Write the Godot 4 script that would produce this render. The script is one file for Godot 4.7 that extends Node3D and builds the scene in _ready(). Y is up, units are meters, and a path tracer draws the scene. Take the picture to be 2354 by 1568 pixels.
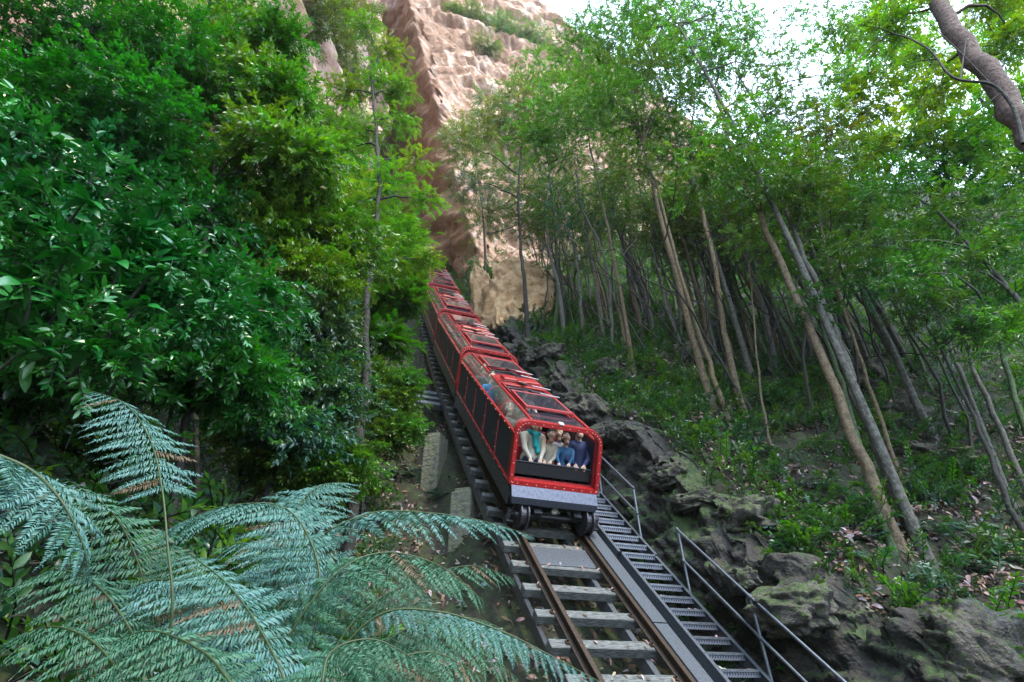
extends Node3D
# A steep incline railway in a forested sandstone gully. Metres, y up, the camera at the origin.

const TL := 0.3828           # rake of the car frames along the track
const CAR_PITCH := 5.871
const CAR_SHIFT := -0.092
var rng := RandomNumberGenerator.new()
var used := {}
var M := {}
var fwd := Vector3(0, sin(deg_to_rad(33.0)), -cos(deg_to_rad(33.0)))
var upv := Vector3(0, cos(deg_to_rad(33.0)), sin(deg_to_rad(33.0)))
var O := Vector3(0.64618, 2.45738, -9.74144)      # rail-top centre under the front of the leading car
var H := Vector3(-0.34995, 0, -0.93677)
var W := Vector3(0.93677, 0, -0.34995)
var tps := PackedVector3Array()
var tu := PackedFloat32Array()
var n1 := FastNoiseLite.new()
var n2 := FastNoiseLite.new()
var n3 := FastNoiseLite.new()
var n4 := FastNoiseLite.new()

# ---------------------------------------------------------------- mesh builder
class MB:
	var v := PackedVector3Array()
	var n := PackedVector3Array()
	var c := PackedColorArray()
	var ix := PackedInt32Array()
	var col := Color.WHITE

	func face(pts: Array, outw: Vector3) -> void:
		var nn: Vector3 = (pts[1] - pts[0]).cross(pts[2] - pts[0])
		if nn.length_squared() < 1e-16 and pts.size() > 3:
			nn = (pts[2] - pts[0]).cross(pts[3] - pts[0])
		nn = nn.normalized()
		var flip: bool = nn.dot(outw) < 0.0
		if flip:
			nn = -nn
		var b := v.size()
		for p in pts:
			v.append(p)
			n.append(nn)
			c.append(col)
		for i in range(1, pts.size() - 1):
			if flip:
				ix.append_array([b, b + i, b + i + 1])
			else:
				ix.append_array([b, b + i + 1, b + i])

	func vert(p: Vector3, nn: Vector3) -> int:
		v.append(p)
		n.append(nn)
		c.append(col)
		return v.size() - 1

	func tri(a: int, b: int, d: int) -> void:
		var g := (v[b] - v[a]).cross(v[d] - v[a])
		if g.dot(n[a] + n[b] + n[d]) > 0.0:
			ix.append_array([a, d, b])
		else:
			ix.append_array([a, b, d])

	# box with chamfered edges; mp maps local points (bends, rakes)
	func box(xf: Transform3D, sz: Vector3, ch := 0.0, mp = null) -> void:
		var h := sz * 0.5
		ch = minf(ch, minf(h.x, minf(h.y, h.z)) * 0.8)
		var cor := []
		for i in 8:
			var sg := Vector3(1 if i & 1 else -1, 1 if i & 2 else -1, 1 if i & 4 else -1)
			var three := []
			for ax in 3:
				var q := sg * h
				for a2 in 3:
					if a2 != ax:
						q[a2] -= sg[a2] * ch
				q = xf * q
				if mp != null:
					q = mp.call(q)
				three.append(q)
			cor.append(three)
		var cen: Vector3 = xf.origin
		if mp != null:
			cen = mp.call(cen)
		for ax in 3:
			var u := (ax + 1) % 3
			var w := (ax + 2) % 3
			for s in 2:
				var b := s << ax
				var f := [cor[b][ax], cor[b | (1 << u)][ax], cor[b | (1 << u) | (1 << w)][ax], cor[b | (1 << w)][ax]]
				face(f, (f[0] + f[2]) * 0.5 - cen)
			if ch > 0.0:
				for s in 4:
					var b := ((s & 1) << u) | ((s >> 1) << w)
					var e := b | (1 << ax)
					var f := [cor[b][u], cor[e][u], cor[e][w], cor[b][w]]
					face(f, (f[0] + f[2]) * 0.5 - cen)
		if ch > 0.0:
			for i in 8:
				face(cor[i], cor[i][0] - cen)

	func beam(a: Vector3, b: Vector3, w: float, h: float, up := Vector3.UP, ch := 0.004) -> void:
		var z := (b - a).normalized()
		var x := up.cross(z).normalized()
		var y := z.cross(x)
		box(Transform3D(Basis(x, y, z), (a + b) * 0.5), Vector3(w, h, a.distance_to(b)), ch)

	func tube(pts: Array, rads: Array, sides := 8, caps := true, wob := 0.0, rg: RandomNumberGenerator = null) -> void:
		var rows := pts.size()
		var ref := Vector3(0.3, 0.1, 0.95)
		var base := v.size()
		for i in rows:
			var t: Vector3 = (pts[mini(i + 1, rows - 1)] - pts[maxi(i - 1, 0)]).normalized()
			if absf(t.dot(ref)) > 0.97:
				ref = Vector3(0.95, 0.2, 0.1)
			var x := ref.cross(t).normalized()
			var y := t.cross(x)
			ref = (ref - t * ref.dot(t)).normalized()
			for k in sides:
				var a := TAU * k / sides
				var d := x * cos(a) + y * sin(a)
				var r: float = rads[i]
				if wob > 0.0:
					r *= 1.0 + rg.randf_range(-wob, wob)
				v.append(pts[i] + d * r)
				n.append(d)
				c.append(col)
		for i in rows - 1:
			for k in sides:
				var a := base + i * sides + k
				var b := base + i * sides + (k + 1) % sides
				tri(a, b, a + sides)
				tri(b, b + sides, a + sides)
		if caps:
			for e in [0, rows - 1]:
				var ring := []
				for k in sides:
					ring.append(v[base + e * sides + k])
				var dir: Vector3 = (pts[0] - pts[1]) if e == 0 else (pts[rows - 1] - pts[rows - 2])
				face(ring, dir)

	# profile points (x, y) swept along transforms
	func sweep(prof: PackedVector2Array, fr: Array, caps := true) -> void:
		var m := prof.size()
		for i in fr.size() - 1:
			var A: Transform3D = fr[i]
			var B: Transform3D = fr[i + 1]
			for k in m:
				var p := prof[k]
				var q := prof[(k + 1) % m]
				var e := (q - p).orthogonal().normalized()
				if not _outer(prof, k, e):
					e = -e
				face([A * Vector3(p.x, p.y, 0), A * Vector3(q.x, q.y, 0), B * Vector3(q.x, q.y, 0), B * Vector3(p.x, p.y, 0)], A.basis * Vector3(e.x, e.y, 0))
		if caps:
			for e in [0, fr.size() - 1]:
				var T: Transform3D = fr[e]
				var idx := Geometry2D.triangulate_polygon(prof)
				var dir: Vector3 = (fr[0].origin - fr[1].origin) if e == 0 else (fr[-1].origin - fr[-2].origin)
				for j in range(0, idx.size(), 3):
					face([T * Vector3(prof[idx[j]].x, prof[idx[j]].y, 0), T * Vector3(prof[idx[j + 1]].x, prof[idx[j + 1]].y, 0), T * Vector3(prof[idx[j + 2]].x, prof[idx[j + 2]].y, 0)], dir)

	func _outer(prof: PackedVector2Array, k: int, e: Vector2) -> bool:
		var m := (prof[k] + prof[(k + 1) % prof.size()]) * 0.5
		return not Geometry2D.is_point_in_polygon(m + e * 0.0008, prof)

	func lathe(xf: Transform3D, prof: Array, sides := 20) -> void:   # profile [radius, along x]
		for i in prof.size() - 1:
			for k in sides:
				var a := TAU * k / sides
				var b := TAU * (k + 1) / sides
				var p: Vector2 = prof[i]
				var q: Vector2 = prof[i + 1]
				var am := (a + b) * 0.5
				var d := q - p
				var nr := Vector2(d.y, -d.x)
				var outw := Vector3(nr.y, nr.x * cos(am), nr.x * sin(am))
				var f := [Vector3(p.y, p.x * cos(a), p.x * sin(a)), Vector3(p.y, p.x * cos(b), p.x * sin(b)), Vector3(q.y, q.x * cos(b), q.x * sin(b)), Vector3(q.y, q.x * cos(a), q.x * sin(a))]
				var g := []
				for z in f:
					g.append(xf * z)
				face(g, xf.basis * outw)

	# leaf along local +X, width along Z, facing +Y
	func leaf(xf: Transform3D, ln: float, wd: float, rows: int, fold: float, droop: float) -> void:
		var nb := xf.basis.orthonormalized()
		var b0 := vert(xf.origin, nb.y)
		var prev := [b0, b0, b0]
		for i in range(1, rows + 1):
			var t := float(i) / rows
			var mid := Vector3(ln * t, -droop * ln * t * t, 0)
			var nm := nb * Vector3(droop * 2.0 * t, 1, 0).normalized()
			if i == rows:
				var e := vert(xf * mid, nm)
				tri(prev[0], prev[1], e)
				tri(prev[1], prev[2], e)
				break
			var w := wd * 0.5 * pow(sin(PI * pow(t, 0.85)), 0.8)
			var l := vert(xf * (mid + Vector3(0, w * fold, -w)), (nm + nb * Vector3(0, 0, fold)).normalized())
			var m := vert(xf * mid, nm)
			var r := vert(xf * (mid + Vector3(0, w * fold, w)), (nm - nb * Vector3(0, 0, fold)).normalized())
			if i == 1:
				tri(b0, l, m)
				tri(b0, m, r)
			else:
				tri(prev[0], l, m); tri(prev[0], m, prev[1])
				tri(prev[1], m, r); tri(prev[1], r, prev[2])
			prev = [l, m, r]

	func mesh() -> ArrayMesh:
		var a := []
		a.resize(Mesh.ARRAY_MAX)
		a[Mesh.ARRAY_VERTEX] = v
		a[Mesh.ARRAY_NORMAL] = n
		a[Mesh.ARRAY_COLOR] = c
		a[Mesh.ARRAY_INDEX] = ix
		var m := ArrayMesh.new()
		m.add_surface_from_arrays(Mesh.PRIMITIVE_TRIANGLES, a)
		return m

# ---------------------------------------------------------------- naming
func numbered(called: String) -> String:
	var k: int = used.get(called, 0)
	used[called] = k + 1
	return called if k == 0 else "%s_%03d" % [called, k]

func tag(o: Node, label: String, category := "", group := "", kind := "") -> Node:
	if label: o.set_meta("label", label)
	if category: o.set_meta("category", category)
	if group: o.set_meta("group", group)
	if kind: o.set_meta("kind", kind)
	return o

func thing(called: String, label: String, category: String, xf := Transform3D.IDENTITY, group := "") -> Node3D:
	var o := Node3D.new()
	o.name = numbered(called)
	add_child(o)
	o.transform = xf
	tag(o, label, category, group)
	return o

func obj(called: String, mesh: Mesh, mat: Material, parent: Node = self, xf := Transform3D.IDENTITY) -> MeshInstance3D:
	var o := MeshInstance3D.new()
	o.mesh = mesh
	o.material_override = mat
	if parent == self:
		o.name = numbered(called)
	else:
		var k := 0
		var key := str(parent.get_instance_id()) + called
		k = used.get(key, 0)
		used[key] = k + 1
		o.name = called if k == 0 else "%s_%03d" % [called, k]
	parent.add_child(o, true)
	o.transform = xf
	return o

func put(mb: MB, called: String, mat: Material, parent: Node = self, xf := Transform3D.IDENTITY) -> MeshInstance3D:
	return obj(called, mb.mesh(), mat, parent, xf)

func multi(called: String, mesh: Mesh, mat: Material, xfs: Array, cols: Array, parent: Node = self) -> MultiMeshInstance3D:
	var mm := MultiMesh.new()
	mm.transform_format = MultiMesh.TRANSFORM_3D
	mm.use_colors = true
	mm.mesh = mesh
	mm.instance_count = xfs.size()
	for i in xfs.size():
		mm.set_instance_transform(i, xfs[i])
		mm.set_instance_color(i, cols[i])
	var o := MultiMeshInstance3D.new()
	o.multimesh = mm
	o.material_override = mat
	o.name = numbered(called) if parent == self else called
	parent.add_child(o, true)
	return o

# ---------------------------------------------------------------- geometry of the place
func vray(x: float, y: float) -> Vector3:     # a direction read off the photograph
	return (Vector3((x - 1177.0) / 1242.1, 0, 0) + upv * ((784.0 - y) / 1242.1) + fwd).normalized()

func at_z(x: float, y: float, z: float) -> Vector3:
	var r := vray(x, y)
	return r * (z / r.z)

func el(s: float) -> float:
	return minf(deg_to_rad(42.571) + 0.005654 * s, deg_to_rad(52.0))

func dirs(s: float) -> Array:
	var yaw := deg_to_rad(20.484) - 0.00197 * clampf(s, -20.0, 30.0)
	var e := el(s)
	var t := Vector3(-sin(yaw) * cos(e), sin(e), -cos(yaw) * cos(e))
	var w := Vector3(cos(yaw), 0, -sin(yaw))
	return [t, w, w.cross(t)]

func make_track_table() -> void:
	tps.resize(841)       # s from -20 to 64, step 0.1
	tps[200] = O
	for i in range(200, 840):
		tps[i + 1] = tps[i] + dirs((i - 199.5) * 0.1)[0] * 0.1
	for i in range(200, 0, -1):
		tps[i - 1] = tps[i] - dirs((i - 200.5) * 0.1)[0] * 0.1
	tu.resize(841)
	for i in 841:
		tu[i] = (tps[i] - O).dot(H)

func tp(s: float) -> Vector3:
	var f := clampf((s + 20.0) * 10.0, 0, 839.99)
	return tps[int(f)].lerp(tps[int(f) + 1], f - int(f))

func tf(s: float) -> Transform3D:      # x right, y off the sleepers, z downhill along the rails
	var d := dirs(s)
	return Transform3D(Basis(d[1], d[2], -d[0]), tp(s))

func track_at(u: float) -> Vector2:    # (height, v) of the rails at that run
	var lo := 0
	var hi := 840
	while hi - lo > 1:
		var m := (lo + hi) / 2
		if tu[m] < u: lo = m
		else: hi = m
	var f := clampf((u - tu[lo]) / (tu[hi] - tu[lo]), 0.0, 1.0)
	var p := tps[lo].lerp(tps[hi], f)
	return Vector2(p.y, (p - O).dot(W))

func uv_of(p: Vector3) -> Vector2:
	return Vector2((p - O).dot(H), (p - O).dot(W))

func xz_of(u: float, v: float) -> Vector3:
	return O * Vector3(1, 0, 1) + H * u + W * v

func edge_v(u: float) -> float:
	return 2.6 + maxf(0.0, -2.2 - u) * 0.5

func bank_top(u: float) -> float:
	var top := 1.5 + 0.25 * sin(u * 1.3 + 0.6) * smoothstep(-8.0, 0.0, u) + 0.8 * n1.get_noise_2d(u * 40.0, 7.0)
	if u < -1.0: top -= 0.55 * smoothstep(-1.0, -2.2, u)
	return top

func rise(u: float, v: float) -> float:      # ground against the rails' level
	if v > 0.0:
		var e := edge_v(u)
		var top := bank_top(u)
		var fl := -1.3
		var f := smoothstep(e - 0.1, e + 0.6, v)
		return lerpf(fl, top, f) + maxf(0, v - e) * 0.3 + maxf(0, v - 9.0) * 0.35
	var toe := lerpf(-1.7, -4.4, smoothstep(-4.0, 0.5, u))
	var fl2 := lerpf(-1.0, -2.1, smoothstep(-4.0, 0.0, u))
	if u > 8.0: fl2 = lerpf(fl2, -1.6, smoothstep(8, 14, u))
	fl2 = lerpf(-1.2, fl2, smoothstep(-0.8, -1.4, v))
	var sl := lerpf(0.75, 1.1, smoothstep(-3.0, 2.0, u))
	return fl2 + maxf(0.0, toe - v) * sl

func ground(x: float, z: float) -> float:
	var d := Vector3(x, 0, z) - Vector3(O.x, 0, O.z)
	var u := d.dot(H)
	var v := d.dot(W)
	var t := track_at(u)
	return t.x + rise(u, v - t.y) + n1.get_noise_2d(x * 6.0, z * 6.0) * 0.35 * smoothstep(1.0, 3.2, absf(v - t.y))

func surf(x: float, z: float) -> float:      # the soil itself, with its hummocks and stones
	var d := Vector3(x - O.x, 0, z - O.z)
	var vv := absf(d.dot(W) - track_at(d.dot(H)).y)
	var k := smoothstep(2.2, 2.8, vv)
	return ground(x, z) - k * ((n4.get_noise_2d(x * 28.0, z * 28.0) + .6) * 0.30 - n3.get_noise_2d(x * 14.0, z * 14.0) * .16) + n2.get_noise_2d(x * 30.0, z * 30.0) * 0.16

func hit_ground(x: float, y: float, from := 3.0, to := 45.0) -> Vector3:
	var r := vray(x, y)
	var d := from
	while d < to:
		var q := r * d
		if q.y < ground(q.x, q.z):
			return q
		d += 0.12
	return r * to

# ---------------------------------------------------------------- textures and materials
func noise_tex(freq: float, seed_: int, stops: Array, octaves := 5, kind := FastNoiseLite.TYPE_SIMPLEX_SMOOTH, size := 512, bump := false, warp := 0.0) -> NoiseTexture2D:
	var f := FastNoiseLite.new()
	f.seed = seed_
	f.noise_type = kind
	f.frequency = freq
	f.fractal_octaves = octaves
	if warp > 0.0:
		f.domain_warp_enabled = true
		f.domain_warp_amplitude = warp
	var t := NoiseTexture2D.new()
	t.width = size
	t.height = size
	t.seamless = true
	t.noise = f
	if bump:
		t.as_normal_map = true
		t.bump_strength = 6.0
	else:
		var g := Gradient.new()
		var offs := PackedFloat32Array()
		var cols := PackedColorArray()
		for s in stops:
			offs.append(s[0])
			cols.append(s[1])
		g.offsets = offs
		g.colors = cols
		t.color_ramp = g
	return t

func mat(called: String, col: Color, rough: float, metal := 0.0) -> StandardMaterial3D:
	var m := StandardMaterial3D.new()
	m.resource_name = called
	m.albedo_color = col.linear_to_srgb()
	m.roughness = rough
	m.metallic = metal
	M[called] = m
	return m

func tri_tex(m: StandardMaterial3D, tex: Texture2D, scale: float, nrm: Texture2D = null, nsc := 1.0, world := false) -> StandardMaterial3D:
	m.albedo_texture = tex
	m.uv1_triplanar = true
	m.uv1_world_triplanar = world
	m.uv1_scale = Vector3.ONE * scale
	if nrm:
		m.normal_enabled = true
		m.normal_texture = nrm
		m.normal_scale = nsc
	return m

func leafy(called: String, rough: float, back: Color, spec := 0.5) -> StandardMaterial3D:
	var m := mat(called, Color.WHITE, rough)
	m.vertex_color_use_as_albedo = true
	m.cull_mode = BaseMaterial3D.CULL_DISABLED
	m.metallic_specular = spec
	if back != Color.BLACK:
		m.backlight_enabled = true
		m.backlight = back
	return m

func lin(r: float, g: float, b: float) -> Color:
	return Color(r, g, b).linear_to_srgb()

func materials() -> void:
	leafy("leaf", 0.32, Color(0.9, 1.0, 0.3), 0.6)
	leafy("leaf_gloss", 0.26, Color(0.45, 0.6, 0.2), 0.6)
	leafy("fern", 0.5, Color(0.25, 0.4, 0.25), 0.5)
	leafy("litter", 0.7, Color.BLACK)
	var soil := mat("soil", Color.WHITE, 0.95)
	tri_tex(soil, noise_tex(0.012, 3, [[0.0, lin(.012, .010, .007)], [0.42, lin(.022, .018, .012)], [0.55, lin(.02, .032, .01)], [0.7, lin(.025, .045, .012)], [1.0, lin(.06, .048, .036)]], 6), 0.45, noise_tex(0.03, 4, [], 6, FastNoiseLite.TYPE_SIMPLEX_SMOOTH, 512, true), 1.4, true)
	var rock := mat("bank_rock", Color.WHITE, 0.85)
	tri_tex(rock, noise_tex(0.014, 9, [[0.0, lin(.012, .011, .011)], [0.32, lin(.024, .022, .021)], [0.46, lin(.06, .054, .05)], [0.56, lin(.11, .092, .078)], [0.66, lin(.05, .05, .036)], [0.78, lin(.045, .07, .02)], [1.0, lin(.08, .13, .03)]], 6, FastNoiseLite.TYPE_SIMPLEX_SMOOTH, 512, false, 20.0), 1.1, noise_tex(0.03, 10, [], 6, FastNoiseLite.TYPE_SIMPLEX_SMOOTH, 512, true), 2.6, true)
	rock.vertex_color_use_as_albedo = true
	var cliff := mat("cliff_rock", Color.WHITE, 0.9)
	tri_tex(cliff, noise_tex(0.01, 21, [[0.0, lin(.15, .11, .09)], [0.3, lin(.40, .32, .26)], [0.45, lin(.56, .47, .40)], [0.58, lin(.62, .55, .48)], [0.72, lin(.46, .33, .26)], [1.0, lin(.64, .58, .51)]], 6, FastNoiseLite.TYPE_SIMPLEX_SMOOTH, 512, false, 30.0), 0.12, noise_tex(0.016, 22, [], 6, FastNoiseLite.TYPE_SIMPLEX_SMOOTH, 512, true), 1.6, true)
	cliff.vertex_color_use_as_albedo = true
	var sand := mat("sandstone", Color.WHITE, 0.9)
	tri_tex(sand, noise_tex(0.012, 31, [[0.0, lin(.10, .06, .03)], [0.4, lin(.32, .20, .10)], [0.6, lin(.42, .29, .16)], [1.0, lin(.55, .45, .32)]], 6, FastNoiseLite.TYPE_SIMPLEX_SMOOTH, 512, false, 25.0), 0.22, noise_tex(0.02, 22, [], 6, FastNoiseLite.TYPE_SIMPLEX_SMOOTH, 512, true), 1.5, true)
	for b in [["bark_tan", [lin(.03, .024, .015), lin(.095, .068, .038), lin(.15, .115, .07), lin(.07, .085, .035)]], ["bark_grey", [lin(.02, .02, .017), lin(.06, .06, .05), lin(.115, .11, .096), lin(.045, .07, .032)]], ["bark_dark", [lin(.008, .008, .007), lin(.018, .017, .014), lin(.035, .033, .026), lin(.025, .04, .018)]], ["bark_red", [lin(.025, .015, .013), lin(.06, .036, .03), lin(.10, .066, .054), lin(.055, .045, .033)]], ["bark_moss", [lin(.012, .014, .008), lin(.03, .05, .018), lin(.05, .10, .03), lin(.04, .13, .04)]]]:
		var bm := mat(b[0], Color.WHITE, 0.85)
		var cc: Array = b[1]
		tri_tex(bm, noise_tex(0.02, 40 + cc.size(), [[0.0, cc[0]], [0.4, cc[1]], [0.6, cc[2]], [0.75, cc[1]], [1.0, cc[3]]], 5, FastNoiseLite.TYPE_SIMPLEX_SMOOTH, 256), 1.6, noise_tex(0.03, 47, [], 5, FastNoiseLite.TYPE_SIMPLEX_SMOOTH, 256, true), 1.2)
		bm.uv1_scale = Vector3(2.4, 0.9, 2.4)
	# worn paint, steel, timber
	var grime := noise_tex(0.02, 61, [[0.0, Color(0.62, 0.62, 0.62)], [0.4, Color(0.92, 0.92, 0.92)], [0.7, Color(1, 1, 1)], [1.0, Color(0.84, 0.84, 0.84)]], 6)
	var rough_tex := noise_tex(0.03, 62, [[0.0, Color(0.25, 0.25, 0.25)], [1.0, Color(0.75, 0.75, 0.75)]], 5)
	var red := mat("red_paint", Color(.28, .005, .006), 0.7)
	tri_tex(red, grime, 1.3)
	red.roughness_texture = rough_tex
	var dred := mat("dull_red_paint", Color(.26, .008, .010), 0.6)
	tri_tex(dred, grime, 1.3)
	tri_tex(mat("navy_panel", Color(.013, .015, .024), 0.42), grime, 1.1)
	tri_tex(mat("black_metal", Color(.012, .012, .014), 0.45, 0.3), grime, 1.5)
	var skirt := tri_tex(mat("dark_steel", Color(.075, .078, .09), 0.7, 0.6), grime, 1.2)
	skirt.roughness_texture = rough_tex
	var zinc := tri_tex(mat("zinc", Color(.16, .18, .21), 0.8, 0.6), noise_tex(0.03, 63, [[0.0, Color(0.55, 0.55, 0.55)], [0.5, Color(0.9, 0.9, 0.9)], [1.0, Color(1, 1, 1)]], 5), 1.8)
	zinc.roughness_texture = rough_tex
	var plate := tri_tex(mat("bumper_steel", Color(.09, .097, .128), 0.75, 0.6), grime, 1.6)
	plate.roughness_texture = rough_tex
	tri_tex(mat("rail_steel", Color(1, 1, 1), 0.55, 0.5), noise_tex(0.025, 64, [[0.0, lin(.014, .010, .008)], [0.5, lin(.040, .024, .015)], [0.75, lin(.07, .045, .03)], [1.0, lin(.15, .12, .10)]], 5), 2.5)
	tri_tex(mat("sleeper_timber", Color(1, 1, 1), 0.8), noise_tex(0.02, 65, [[0.0, lin(.035, .036, .032)], [0.45, lin(.08, .087, .084)], [0.7, lin(.12, .13, .13)], [1.0, lin(.18, .175, .15)]], 6), 1.4, noise_tex(0.05, 66, [], 5, FastNoiseLite.TYPE_SIMPLEX_SMOOTH, 256, true), 0.6).uv1_scale = Vector3(0.6, 3.0, 3.0)
	tri_tex(mat("wheel_steel", Color(.09, .085, .095), 0.4, 0.8), grime, 4.0)
	mat("white_bolt", Color(.75, .74, .72), 0.35, 0.4)
	mat("rubber", Color(.012, .012, .012), 0.7)
	mat("chrome", Color(.32, .33, .36), 0.38, 0.8)
	tri_tex(mat("concrete", Color(1, 1, 1), 0.9), noise_tex(0.015, 71, [[0.0, lin(.06, .06, .045)], [0.5, lin(.17, .165, .13)], [0.7, lin(.14, .16, .08)], [1.0, lin(.28, .27, .23)]], 6), 0.7, noise_tex(0.05, 66, [], 5, FastNoiseLite.TYPE_SIMPLEX_SMOOTH, 256, true), 0.8)
	var lens := mat("lens_glass", Color(.85, .88, .85), 0.12)
	lens.metallic = 0.5
	var g := mat("glass", Color(.25, .32, .29), 0.03)
	g.albedo_color.a = 0.10
	g.transparency = BaseMaterial3D.TRANSPARENCY_ALPHA
	g.cull_mode = BaseMaterial3D.CULL_DISABLED
	var tg := mat("tinted_glass", Color(.03, .03, .045), 0.05)
	tg.albedo_color.a = 0.5
	tg.transparency = BaseMaterial3D.TRANSPARENCY_ALPHA
	tg.cull_mode = BaseMaterial3D.CULL_DISABLED
	# expanded-metal treads: the holes and strands of the sheet
	var im := Image.create(128, 128, false, Image.FORMAT_RGB8)
	for y in 128:
		for x in 128:
			var a := fposmod(x / 16.0 + y / 32.0, 1.0)
			var b := fposmod(x / 16.0 - y / 32.0, 1.0)
			var strand: bool = a < 0.3 or b < 0.3
			im.set_pixel(x, y, lin(.16, .18, .225) if strand else lin(.015, .017, .024))
	var tm := mat("tread_mesh", Color.WHITE, 0.5, 0.4)
	tri_tex(tm, ImageTexture.create_from_image(im), 3.0)
	var skin := leafy("cloth_and_skin", 0.75, Color.BLACK, 0.4)
	skin.cull_mode = BaseMaterial3D.CULL_BACK
	leafy("hair", 0.5, Color.BLACK, 0.4)

# ---------------------------------------------------------------- the railway
func rect(w: float, h: float, x := 0.0, y := 0.0, ch := 0.006) -> PackedVector2Array:
	var a := w * 0.5
	var b := h * 0.5
	return PackedVector2Array([Vector2(x - a + ch, y - b), Vector2(x + a - ch, y - b), Vector2(x + a, y - b + ch), Vector2(x + a, y + b - ch), Vector2(x + a - ch, y + b), Vector2(x - a + ch, y + b), Vector2(x - a, y + b - ch), Vector2(x - a, y - b + ch)])

func frames(s0: float, s1: float, step := 0.5) -> Array:
	var out := []
	var k := maxi(2, int(ceil((s1 - s0) / step)) + 1)
	for i in k:
		out.append(tf(lerpf(s0, s1, float(i) / (k - 1))))
	return out

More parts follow.
